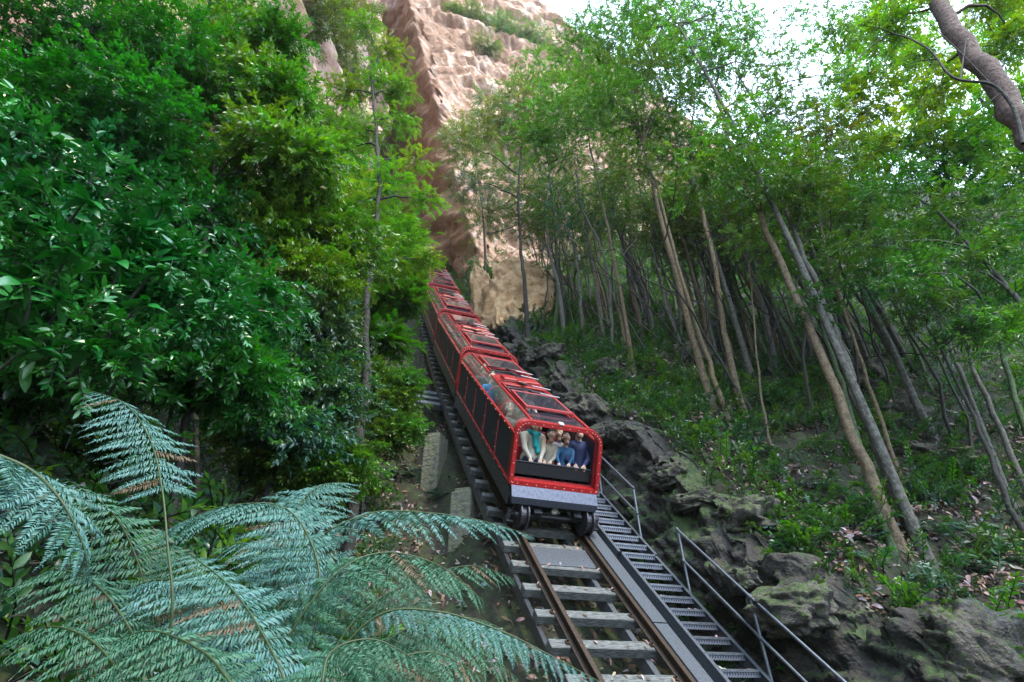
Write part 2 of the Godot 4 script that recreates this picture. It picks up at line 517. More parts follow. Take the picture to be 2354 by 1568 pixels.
func build_track() -> void:
	var t := thing("railway_track", "steep narrow railway track with rusty rails on grey sleepers climbing the gully", "railway track", Transform3D(Basis.IDENTITY, Vector3.ZERO))
	var prof := PackedVector2Array([Vector2(-.032, 0), Vector2(-.034, -.03), Vector2(-.012, -.042), Vector2(-.010, -.105), Vector2(-.06, -.122), Vector2(-.062, -.135), Vector2(.062, -.135), Vector2(.06, -.122), Vector2(.010, -.105), Vector2(.012, -.042), Vector2(.034, -.03), Vector2(.032, 0)])
	for sx in [-0.61, 0.61]:
		var pr := PackedVector2Array()
		for p in prof:
			pr.append(p + Vector2(sx, 0))
		var r := MB.new()
		r.sweep(pr, frames(-7.5, 25.0))
		put(r, "rail", M.rail_steel, t)
	for k in range(-43, 13):
		var s := -0.45 + 0.575 * k * -1.0
		if s < -7.2: continue
		var f := tf(s)
		var b := MB.new()
		b.box(Transform3D(Basis.IDENTITY.rotated(Vector3.UP, rng.randf_range(-.008, .008)), Vector3(-0.12 + rng.randf_range(-.015, .015), -0.205, 0)), Vector3(1.62, 0.13, 0.155), 0.008)
		put(b, "sleeper", M.sleeper_timber, t, f)
		if s < 1.2:
			for sx in [-0.61, 0.61]:
				for e in [-0.085, 0.085]:
					var c := MB.new()
					c.box(Transform3D(Basis.IDENTITY, Vector3(sx + e, -0.125, 0)), Vector3(0.05, 0.02, 0.06), 0.004)
					c.tube([Vector3(sx + e, -0.12, 0), Vector3(sx + e, -0.085, 0)], [0.013, 0.013], 6)
					put(c, "rail_clip", M.rail_steel, t, f)
	for sx in [-0.47, 0.47]:
		var r := MB.new()
		r.sweep(rect(0.09, 0.2, sx, -0.375), frames(-7.5, 25.0, 1.0))
		put(r, "longitudinal_beam", M.zinc, t)
	for sx in [-0.88]:
		var r := MB.new()
		r.sweep(rect(0.07, 0.17, sx, -0.36), frames(-7.5, 25.0, 1.0))
		put(r, "side_beam", M.dark_steel, t)
	var ch := MB.new()
	ch.sweep(PackedVector2Array([Vector2(.735, -.20), Vector2(.735, -.05), Vector2(.955, -.05), Vector2(.955, -.20), Vector2(.94, -.20), Vector2(.94, -.066), Vector2(.75, -.066), Vector2(.75, -.20)]), frames(-7.5, -2.42, 0.6))
	put(ch, "cable_channel", M.zinc, t)
	var ch2 := MB.new()
	ch2.sweep(PackedVector2Array([Vector2(.73, -.20), Vector2(.73, -.045), Vector2(.96, -.045), Vector2(.96, -.20), Vector2(.945, -.20), Vector2(.945, -.06), Vector2(.745, -.06), Vector2(.745, -.20)]), frames(-2.4, 20.0, 0.6))
	put(ch2, "cable_channel", M.zinc, t)
	var pl := MB.new()
	pl.box(Transform3D(Basis.IDENTITY, Vector3(0, -0.128, 0)), Vector3(1.04, 0.012, 0.50), 0.003)
	put(pl, "cover_plate", M.zinc, t, tf(-0.78))
	# cross beams, props and plinths that carry the track over the gully
	var cb := thing("support_bracket", "grey steel cross beams jutting out left of the track below the second car", "support beam")
	for q in [[8.6, -1.55, 1.5], [8.1, -1.5, 1.3], [7.6, -1.7, 1.7]]:
		var b := MB.new()
		b.box(Transform3D(Basis.IDENTITY, Vector3(q[1] + 0.1, -0.56, 0)), Vector3(q[2], 0.2, 0.22), 0.01)
		put(b, "beam", M.zinc, cb, tf(q[0]))
	for q in [[2.2, -0.98, "short mossy concrete plinth under the track beside the leading car"], [5.2, -1.25, "tall weathered concrete pier under the track beside the second car"]]:
		var p := tf(q[0]) * Vector3(q[1], -0.62, 0)
		var y0: float = ground(p.x, p.z) - 1.2
		var b := MB.new()
		b.box(Transform3D(Basis(Vector3.UP, -0.36), Vector3(0, (y0 - p.y) * 0.5, 0)), Vector3(0.46, p.y - y0, 0.5), 0.03)
		b.box(Transform3D(Basis(Vector3.UP, -0.36), Vector3(0, 0.03, 0)), Vector3(0.34, 0.1, 0.36), 0.01)
		var o := put(b, "concrete_pier", M.concrete, self, Transform3D(Basis.IDENTITY, p))
		tag(o, q[2], "pier")
	# stairs
	for run in [[-6.6, -0.72, 0.0, "lower flight of grey steel stairs with open mesh treads right of the rails"], [-0.66, 7.5, 0.035, "upper flight of grey steel stairs with open mesh treads beside the leading car"]]:
		var st := thing("steel_staircase", run[3], "staircase")
		var off: float = run[2]
		for x in [1.09 - off, 1.80 + off]:
			var r := MB.new()
			var inw := 1.0 if x < 1.4 else -1.0
			r.sweep(PackedVector2Array([Vector2(x, -.22), Vector2(x, .0), Vector2(x + .055 * inw, .0), Vector2(x + .055 * inw, -.012), Vector2(x + .012 * inw, -.012), Vector2(x + .012 * inw, -.208), Vector2(x + .055 * inw, -.208), Vector2(x + .055 * inw, -.22)]), frames(run[0], run[1], 0.7))
			put(r, "stringer", M.zinc, st)
		var s: float = -0.9 - 0.293 * 19 if run[0] < -3 else -0.61
		while s < run[1] - 0.1:
			var p := tf(s) * Vector3(1.445, -0.075, 0)
			var d := dirs(s)
			var xf := Transform3D(Basis(d[1], Vector3.UP, -H), p)
			var b := MB.new()
			b.box(Transform3D(Basis.IDENTITY, Vector3(0, 0, -0.02)), Vector3(0.66, 0.022, 0.20), 0.003)
			var tr := put(b, "tread", M.tread_mesh, st, xf)
			var b3 := MB.new()
			b3.box(Transform3D(Basis.IDENTITY, Vector3(0, -0.048, 0.092)), Vector3(0.64, 0.062, 0.006), 0.001)
			put(b3, "toe_strip", M.tread_mesh, tr)
			var b2 := MB.new()
			b2.box(Transform3D(Basis.IDENTITY, Vector3(0, -0.004, 0.095)), Vector3(0.66, 0.036, 0.026), 0.004)
			put(b2, "nosing", M.zinc, tr)
			s += 0.293
	# handrails
	var g1 := [[-1.73, -3.51, -5.3, -7.0], "galvanised tubular handrail with posts beside the lower stairs"]
	var g2 := [[3.4, 1.62, -0.16], "short galvanised tubular handrail beside the leading car"]
	for g in [g1, g2]:
		var hr := thing("handrail", g[1], "handrail")
		var tops := []
		var mids := []
		for s in g[0]:
			var p := tf(s) * Vector3(1.84, -0.1, 0)
			var lean: Vector3 = (Vector3.UP + H * 0.03 - W * 0.02).normalized()
			var b := MB.new()
			b.tube([p - lean * 0.1, p + lean * 1.03], [0.021, 0.021], 10)
			b.box(Transform3D(tf(s).basis, p), Vector3(0.03, 0.12, 0.09), 0.004)
			put(b, "post", M.zinc, hr)
			for hh in [0.56, 1.05]:
				var c := MB.new()
				c.tube([p + lean * hh - dirs(s)[0] * 0.035, p + lean * hh + dirs(s)[0] * 0.035], [0.029, 0.029], 10)
				put(c, "clamp", M.zinc, hr)
			tops.append(p + lean * 1.05)
			mids.append(p + lean * 0.56)
		for a in [tops, mids]:
			var b := MB.new()
			var rr := []
			for i in a.size(): rr.append(0.02)
			b.tube(a, rr, 10)
			put(b, "rail", M.zinc, hr)

# ---------------------------------------------------------------- the train
func cz(x: float, y: float, zu: float) -> Vector3:     # car frame, raked: zu runs uphill
	return Vector3(x + CAR_SHIFT, y, -(zu + (y - 0.7) * TL))

func ring_path(hw: float, y0: float, y1: float, rt: float, rb: float) -> Array:
	var out := []
	for q in [[hw - rt, y1 - rt, rt, 0.0], [-hw + rt, y1 - rt, rt, 90.0], [-hw + rb, y0 + rb, rb, 180.0], [hw - rb, y0 + rb, rb, 270.0]]:
		for i in 7:
			var a := deg_to_rad(q[3] + 15.0 * i)
			out.append(Vector2(q[0] + cos(a) * q[2], q[1] + sin(a) * q[2]))
	return out

func frame_ring(mb: MB, zu: float, hw: float, y0: float, y1: float, rt: float, rb: float, thick: float, deep: float) -> void:
	var o := ring_path(hw, y0, y1, rt, rb)
	var i := ring_path(hw - thick, y0 + thick, y1 - thick, maxf(rt - thick, .02), maxf(rb - thick * 0.6, .01))
	var m := o.size()
	for k in m:
		var a: Vector2 = o[k]
		var b: Vector2 = o[(k + 1) % m]
		var c: Vector2 = i[(k + 1) % m]
		var d: Vector2 = i[k]
		if a.distance_to(b) < 1e-5: continue
		var mid := (a + b + c + d) * 0.25
		var cen := Vector2(0, (y0 + y1) * 0.5)
		var fr := zu - deep * 0.5
		var bk := zu + deep * 0.5
		mb.face([cz(a.x, a.y, fr), cz(b.x, b.y, fr), cz(c.x, c.y, fr), cz(d.x, d.y, fr)], Vector3(0, 0, 1))
		mb.face([cz(a.x, a.y, bk), cz(b.x, b.y, bk), cz(c.x, c.y, bk), cz(d.x, d.y, bk)], Vector3(0, 0, -1))
		var outd := Vector3(mid.x - cen.x, mid.y - cen.y, 0)
		mb.face([cz(a.x, a.y, fr), cz(b.x, b.y, fr), cz(b.x, b.y, bk), cz(a.x, a.y, bk)], outd)
		mb.face([cz(d.x, d.y, fr), cz(c.x, c.y, fr), cz(c.x, c.y, bk), cz(d.x, d.y, bk)], -outd)

func rbox(mb: MB, x0: float, x1: float, y0: float, y1: float, z0: float, z1: float, ch := 0.008) -> void:
	mb.box(Transform3D(Basis.IDENTITY, Vector3((x0 + x1) * .5, (y0 + y1) * .5, (z0 + z1) * .5)), Vector3(x1 - x0, y1 - y0, z1 - z0), ch, func(p): return cz(p.x, p.y, p.z))

func bolt_row(mb: MB, a: Vector3, b: Vector3, k: int, dir: Vector3, r := 0.008) -> void:
	for i in k:
		var p := a.lerp(b, (i + 0.5) / k)
		mb.tube([p, p + dir * 0.012], [r, r * 0.75], 6)

func wheel(called: String, car: Node3D, x: float, zu: float) -> void:
	var s := signf(x)
	var b := MB.new()
	b.lathe(Transform3D(Basis.IDENTITY, Vector3(x, 0.195, -zu)), [Vector2(.03, -.085), Vector2(.14, -.085), Vector2(.25, -.075), Vector2(.25, -.052), Vector2(.195, -.04), Vector2(.195, .04), Vector2(.25, .052), Vector2(.25, .075), Vector2(.19, .085), Vector2(.17, .06), Vector2(.08, .05), Vector2(.07, .12), Vector2(.0, .125)] if s > 0 else [Vector2(.0, -.125), Vector2(.07, -.12), Vector2(.08, -.05), Vector2(.17, -.06), Vector2(.19, -.085), Vector2(.25, -.075), Vector2(.25, -.052), Vector2(.195, -.04), Vector2(.195, .04), Vector2(.25, .052), Vector2(.25, .075), Vector2(.14, .085), Vector2(.03, .085)], 28)
	var wn := put(b, called, M.wheel_steel, car)
	var a := MB.new()
	a.lathe(Transform3D(Basis.IDENTITY, Vector3(x + s * 0.14, 0.195, -zu)), [Vector2(0, -.06), Vector2(.055, -.05), Vector2(.055, .05), Vector2(.03, .06), Vector2(0, .06)], 14)
	put(a, "hub", M.black_metal, wn)

func build_car(s0: float, label: String, front: bool) -> Node3D:
	var car := thing("railway_car", label, "railway car", tf(s0), "cars of the red train")
	var LN := 5.5
	# chassis
	var b := MB.new()
	rbox(b, -.62, .62, .30, .44, .1, LN - .1)
	put(b, "chassis", M.black_metal, car)
	for s in [-1.0, 1.0]:
		b = MB.new()
		rbox(b, minf(s * .835, s * .80), maxf(s * .835, s * .80), .37, .69, .02, LN, .008)
		put(b, "side_skirt", M.dark_steel, car)
	b = MB.new()
	rbox(b, -.80, .80, .45, .49, .02, LN)
	put(b, "floor", M.black_metal, car)
	# end frames
	for zu in [0.0, LN]:
		b = MB.new()
		frame_ring(b, zu, .845, .69, 1.725, .25, .05, .072, .10)
		var fr := put(b, "end_frame", M.red_paint, car)
		if zu == 0.0:
			var bl := MB.new()
			var path := ring_path(.809, .726, 1.689, .215, .03)
			for k in path.size():
				var p: Vector2 = path[k]
				var q: Vector2 = path[(k + 1) % path.size()]
				var cnt := maxi(1, int(round(p.distance_to(q) / 0.17))) if p.distance_to(q) > 0.05 else (1 if k % 3 == 1 else 0)
				if cnt > 0:
					bolt_row(bl, cz(p.x, p.y, -.05), cz(q.x, q.y, -.05), cnt, Vector3(0, 0, 1))
			put(bl, "bolts", M.white_bolt, fr)
	b = MB.new()
	frame_ring(b, .14, .83, .70, 1.71, .24, .05, .05, .05)
	put(b, "inner_frame", M.dull_red_paint, car)
	# sides
	var mull := [0.06, 1.13, 2.21, 3.29, 4.37, 5.44]
	for s in [-1.0, 1.0]:
		for k in 5:
			b = MB.new()
			rbox(b, minf(s * .828, s * .812), maxf(s * .828, s * .812), .70, 1.46, mull[k] + .02, mull[k + 1] - .02, .004)
			put(b, "side_panel", M.navy_panel, car)
		for k in range(1, 5):
			b = MB.new()
			rbox(b, minf(s * .842, s * .81), maxf(s * .842, s * .81), .70, 1.46, mull[k] - .018, mull[k] + .018, .004)
			var ml := put(b, "mullion", M.dull_red_paint, car)
			var bl := MB.new()
			bolt_row(bl, cz(s * .842, .76, mull[k]), cz(s * .842, 1.42, mull[k]), 3, Vector3(s, 0, 0), .007)
			put(bl, "bolts", M.white_bolt, ml)
		for q in [[.69, .735, .85], [1.445, 1.50, .858]]:
			b = MB.new()
			rbox(b, minf(s * q[2], s * .80), maxf(s * q[2], s * .80), q[0], q[1], .0, LN, .008)
			var rl := put(b, "side_rail", M.red_paint, car)
			var bl := MB.new()
			bolt_row(bl, cz(s * q[2], (q[0] + q[1]) * .5, .1), cz(s * q[2], (q[0] + q[1]) * .5, LN - .1), 15, Vector3(s, 0, 0), .008)
			put(bl, "bolts", M.white_bolt, rl)
		# curved glazing between waist rail and roof rail
		for k in 5:
			b = MB.new()
			var pts := []
			for i in 9:
				var a := deg_to_rad(90.0 * i / 8)
				pts.append(Vector2(s * (.575 + .255 * cos(a)), 1.50 + .215 * sin(a)))
			for i in 8:
				var z0: float = mull[k] + .012
				var z1: float = mull[k + 1] - .012
				b.face([cz(pts[i].x, pts[i].y, z0), cz(pts[i + 1].x, pts[i + 1].y, z0), cz(pts[i + 1].x, pts[i + 1].y, z1), cz(pts[i].x, pts[i].y, z1)], Vector3(s, .6, 0))
			put(b, "curved_pane", M.glass, car)
			if k > 0:
				var hp := MB.new()
				var arc := []
				var rr := []
				for i in 9:
					arc.append(cz(pts[i].x, pts[i].y, mull[k]))
					rr.append(.011)
				hp.tube(arc, rr, 6)
				put(hp, "glazing_hoop", M.dull_red_paint, car)
		# roof rails
		b = MB.new()
		rbox(b, minf(s * .59, s * .535), maxf(s * .59, s * .535), 1.70, 1.745, .0, LN)
		put(b, "roof_rail", M.red_paint, car)
		b = MB.new()
		rbox(b, minf(s * .49, s * .46), maxf(s * .49, s * .46), 1.715, 1.75, .55, LN - .3, .006)
		put(b, "roof_rail", M.dull_red_paint, car)
	# roof glass and hatches
	for q in [[.06, .62], [1.72, 2.42], [3.2, 3.75], [5.0, 5.44]]:
		b = MB.new()
		rbox(b, -.535, .535, 1.705, 1.713, q[0], q[1], .002)
		put(b, "roof_pane", M.tinted_glass, car)
	for q in [[.62, 1.72], [3.8, 4.95]]:
		var hb := MB.new()
		for e in [[-.49, .49, q[0], q[0] + .07], [-.49, .49, q[1] - .05, q[1]], [-.49, -.44, q[0] + .07, q[1] - .05], [.44, .49, q[0] + .07, q[1] - .05]]:
			rbox(hb, e[0], e[1], 1.755, 1.80, e[2], e[3], .006)
		var ht := put(hb, "roof_hatch", M.dull_red_paint, car)
		b = MB.new()
		rbox(b, -.44, .44, 1.785, 1.793, q[0] + .07, q[1] - .05, .002)
		put(b, "pane", M.tinted_glass, ht)
	b = MB.new()
	rbox(b, -.53, .53, 1.715, 1.75, 2.42, 3.2)
	var eq := put(b, "roof_panel", M.red_paint, car)
	for q in [[-.40, -.06, 2.62], [.08, .46, 2.62], [-.10, .12, 2.50]]:
		b = MB.new()
		rbox(b, q[0], q[1], 1.75, 1.825, q[2], q[2] + .34, .012)
		put(b, "vent_box", M.red_paint, eq)
	for zu in [1.78, 2.36, 3.26, 3.72]:
		b = MB.new()
		b.tube([cz(-.56, 1.79, zu + .05), cz(0, 1.81, zu + .12)], [.013, .016], 7)
		b.tube([cz(0, 1.81, zu), cz(.60, 1.79, zu - .03)], [.012, .012], 7)
		b.box(Transform3D(Basis.IDENTITY, cz(0, 1.80, zu + .06)), Vector3(.10, .05, .08), .008)
		put(b, "gas_strut", M.black_metal, car)
		var cp := MB.new()
		cp.tube([cz(.18, 1.806, zu - .01), cz(.62, 1.79, zu - .03)], [.0135, .0135], 7)
		put(cp, "strut_rod", M.chrome, car)
	# seats: stepped benches
	for k in 5:
		var hip := cz(0, .80, .64 + 1.03 * k)
		var bs := car.transform.basis.inverse() * Basis(W, Vector3.UP, -H)
		b = MB.new()
		b.box(Transform3D(bs, hip + bs * Vector3(0, -.15, .08)), Vector3(1.45, .09, .40), .02)
		var se := put(b, "seat", M.black_metal, car)
		b = MB.new()
		b.box(Transform3D(bs * Basis(Vector3.RIGHT, .3), hip + bs * Vector3(0, .16, -.17)), Vector3(1.45, .5, .07), .02)
		put(b, "backrest", M.dull_red_paint, se)
		b = MB.new()
		b.box(Transform3D(bs, hip + bs * Vector3(0, -.36, -.06)), Vector3(1.4, .36, .3), .01)
		put(b, "seat_base", M.black_metal, se)
	if front:
		b = MB.new()
		rbox(b, -.74, .74, .80, .985, .14, .17)
		put(b, "front_panel", M.black_metal, car)
		b = MB.new()
		b.tube([cz(-.74, 1.0, .15), cz(.74, 1.0, .15)], [.022, .022], 10)
		put(b, "grab_bar", M.black_metal, car)
		b = MB.new()
		rbox(b, -.05, .04, 1.735, 1.765, -.07, .02, .004)
		put(b, "latch", M.white_bolt, car)
		# folded steel apron
		b = MB.new()
		var pr := [Vector2(.695, -.06), Vector2(.575, -.150), Vector2(.56, -.162), Vector2(.445, -.125), Vector2(.43, -.11), Vector2(.435, -.02), Vector2(.69, -.02)]
		var le := []
		var ri := []
		for q in pr:
			var inset: float = .02 if q.x < .55 else 0.0
			le.append(cz(-.80 + inset, q.x, q.y))
			ri.append(cz(.80 - inset, q.x, q.y))
		for k in pr.size():
			var j := (k + 1) % pr.size()
			var q: Vector2 = (pr[k] + pr[j]) * .5
			b.face([le[k], ri[k], ri[j], le[j]], Vector3(0, q.x - .54, -(q.y + .07)) )
		for sd in [le, ri]:
			for k in range(1, pr.size() - 1):
				b.face([sd[0], sd[k], sd[k + 1]], Vector3(-1 if sd == le else 1, 0, 0))
		put(b, "front_apron", M.bumper_steel, car)
		for x in [-.33, .42]:
			b = MB.new()
			b.lathe(Transform3D(Basis(Vector3(0, 0, 1), Vector3.UP, Vector3(-1, 0, 0)), Vector3(x, .27, .02)), [Vector2(0.05, -.25), Vector2(.05, -.02), Vector2(.085, 0), Vector2(.085, .13), Vector2(.07, .14), Vector2(0, .14)], 18)
			put(b, "buffer", M.black_metal, car)
			b = MB.new()
			b.box(Transform3D(Basis(Vector3.RIGHT, .5), Vector3(x - .02, .36, .10)), Vector3(.15, .045, .26), .006)
			put(b, "buffer_bracket", M.dark_steel, car)
		b = MB.new()
		b.lathe(Transform3D(Basis(Vector3(0, 0, 1), Vector3.UP, Vector3(-1, 0, 0)), Vector3(.01, .30, .02)), [Vector2(0, -.1), Vector2(.055, -.09), Vector2(.072, .02), Vector2(.072, .05), Vector2(.064, .052)], 18)
		var hl := put(b, "headlight", M.dark_steel, car)
		b = MB.new()
		b.lathe(Transform3D(Basis(Vector3(0, 0, 1), Vector3.UP, Vector3(-1, 0, 0)), Vector3(.01, .30, .02)), [Vector2(.065, .05), Vector2(.05, .062), Vector2(.03, .069), Vector2(0, .072)], 18)
		put(b, "lens", M.lens_glass, hl)
		b = MB.new()
		b.tube([Vector3(.0, .26, 0), Vector3(.06, .10, .05)], [.012, .012], 6)
		put(b, "hose", M.rubber, car)
	# running gear
	for zu in [-.10, 4.85]:
		for x in [-.61, .61]:
			wheel("wheel", car, x, zu)
		b = MB.new()
		b.tube([Vector3(-.55, .195, -zu), Vector3(.55, .195, -zu)], [.045, .045], 10)
		put(b, "axle", M.black_metal, car)
		for s in [-1.0, 1.0]:
			b = MB.new()
			var pts := []
			var rr := []
			for i in 49:
				var a := TAU * i / 8.0
				pts.append(Vector3(s * .82 + cos(a) * .045, .10 + .20 * i / 48.0, -zu + sin(a) * .045))
				rr.append(.011)
			b.tube(pts, rr, 5)
			put(b, "spring", M.wheel_steel, car)
			b = MB.new()
			b.box(Transform3D(Basis.IDENTITY, Vector3(s * .80, .085, -zu)), Vector3(.14, .05, .16), .01)
			put(b, "spring_seat", M.black_metal, car)
	return car

# ---------------------------------------------------------------- people
# bones: [a, b, radius a, radius b, colour, blend]; the field is meshed as surface nets
func nets(mb: MB, bones: Array, cell: float) -> void:
	var lo := Vector3(1e9, 1e9, 1e9)
	var hi := -lo
	for q in bones:
		var r: float = maxf(q[2], q[3]) + cell * 2.5
		for e in [q[0], q[1]]:
			lo = lo.min(e - Vector3.ONE * r)
			hi = hi.max(e + Vector3.ONE * r)
	var nx := int((hi.x - lo.x) / cell) + 2
	var ny := int((hi.y - lo.y) / cell) + 2
	var nz := int((hi.z - lo.z) / cell) + 2
	var D := PackedFloat32Array()
	D.resize(nx * ny * nz)
	D.fill(9.0)
	var N := PackedFloat32Array()
	N.resize(nx * ny * nz)
	N.fill(9.0)
	var C := PackedInt32Array()
	C.resize(nx * ny * nz)
	for bi in bones.size():
		var q: Array = bones[bi]
		var a: Vector3 = q[0]
		var ab: Vector3 = q[1] - a
		var l2 := maxf(ab.length_squared(), 1e-9)
		var ra: float = q[2]
		var rb: float = q[3]
		var k: float = q[5]
		var r := maxf(ra, rb) + cell * 2.0 + k
		var p0 := ((a.min(q[1]) - Vector3.ONE * r - lo) / cell).floor()
		var p1 := ((a.max(q[1]) + Vector3.ONE * r - lo) / cell).ceil()
		for z in range(maxi(0, int(p0.z)), mini(nz, int(p1.z) + 1)):
			for y in range(maxi(0, int(p0.y)), mini(ny, int(p1.y) + 1)):
				var at := (z * ny + y) * nx
				for x in range(maxi(0, int(p0.x)), mini(nx, int(p1.x) + 1)):
					var p := lo + Vector3(x, y, z) * cell
					var t := clampf((p - a).dot(ab) / l2, 0.0, 1.0)
					var d := p.distance_to(a + ab * t) - lerpf(ra, rb, t)
					if d < N[at + x]:
						N[at + x] = d
						C[at + x] = bi
					var o := D[at + x]
					if k > 0.0:
						var h := maxf(k - absf(d - o), 0.0) / k
						D[at + x] = minf(d, o) - h * h * k * 0.25
					else:
						D[at + x] = minf(d, o)
	var id := {}
	var step := [1, nx, nx * ny]
	for z in nz - 1:
		for y in ny - 1:
			for x in nx - 1:
				var at := (z * ny + y) * nx + x
				var m := 0
				var s := Vector3.ZERO
				var cnt := 0
				var d0 := D[at]
				if absf(d0) > cell * 2.0: continue
				for i in 8:
					if D[at + (i & 1) + ((i >> 1) & 1) * nx + (i >> 2) * nx * ny] < 0.0: m |= 1 << i
				if m == 0 or m == 255: continue
				for i in 8:
					for ax in 3:
						if i & (1 << ax): continue
						var j := i | (1 << ax)
						if ((m >> i) & 1) == ((m >> j) & 1): continue
						var da := D[at + (i & 1) + ((i >> 1) & 1) * nx + (i >> 2) * nx * ny]
						var db := D[at + (j & 1) + ((j >> 1) & 1) * nx + (j >> 2) * nx * ny]
						var pa := Vector3(i & 1, (i >> 1) & 1, i >> 2)
						var pb := Vector3(j & 1, (j >> 1) & 1, j >> 2)
						s += pa.lerp(pb, da / (da - db))
						cnt += 1
				var g := Vector3(D[at + 1] - d0, D[at + nx] - d0, D[at + nx * ny] - d0)
				if g.length_squared() < 1e-12: g = Vector3.UP
				mb.col = bones[C[at]][4]
				id[at] = mb.vert(lo + (Vector3(x, y, z) + s / cnt) * cell, g.normalized())
	for at in id:
		var d0 := D[at]
		for ax in 3:
			var other: int = at + step[ax]
			if (d0 < 0.0) == (D[other] < 0.0): continue
			var u: int = step[(ax + 1) % 3]
			var w: int = step[(ax + 2) % 3]
			if id.has(at - u) and id.has(at - w) and id.has(at - u - w):
				var a: int = id[at]
				var b: int = id[at - u]
				var c: int = id[at - u - w]
				var d: int = id[at - w]
				mb.tri(a, b, c)
				mb.tri(a, c, d)

func hand_bones(wrist: Vector3, target: Vector3, side: float, sc: float, skin: Color) -> Array:
	var out := []
	var f := (target - wrist).normalized()
	var x := Vector3(1, 0, 0)
	x = (x - f * x.dot(f)).normalized()
	var dn := f.cross(x) * 1.0
	if dn.y > 0: dn = -dn
	var palm := wrist + f * 0.045 * sc
	out.append([wrist, palm, .024 * sc, .027 * sc, skin, .02])
	for i in 4:
		var px := x * (i - 1.5) * 0.019 * sc
		var kn := palm + f * 0.03 * sc + px
		var ln := [0.9, 1.0, 0.96, 0.78][i if side > 0 else 3 - i] as float
		var m1 := kn + (f * 0.6 + dn * 0.5).normalized() * 0.034 * sc * ln
		var m2 := m1 + (dn - f * 0.15).normalized() * 0.026 * sc * ln
		out.append([palm + px * 0.8, kn, .0125 * sc, .0105 * sc, skin, .006])
		out.append([kn, m1, .0105 * sc, .0095 * sc, skin, .004])
		out.append([m1, m2, .0095 * sc, .008 * sc, skin, .003])
	var th := palm - x * side * 0.03 * sc
	out.append([wrist + f * 0.02 * sc, th, .014 * sc, .012 * sc, skin, .008])
	out.append([th, th + (f * 0.7 + dn * 0.6 + x * side * 0.25).normalized() * 0.045 * sc, .012 * sc, .009 * sc, skin, .004])
	return out

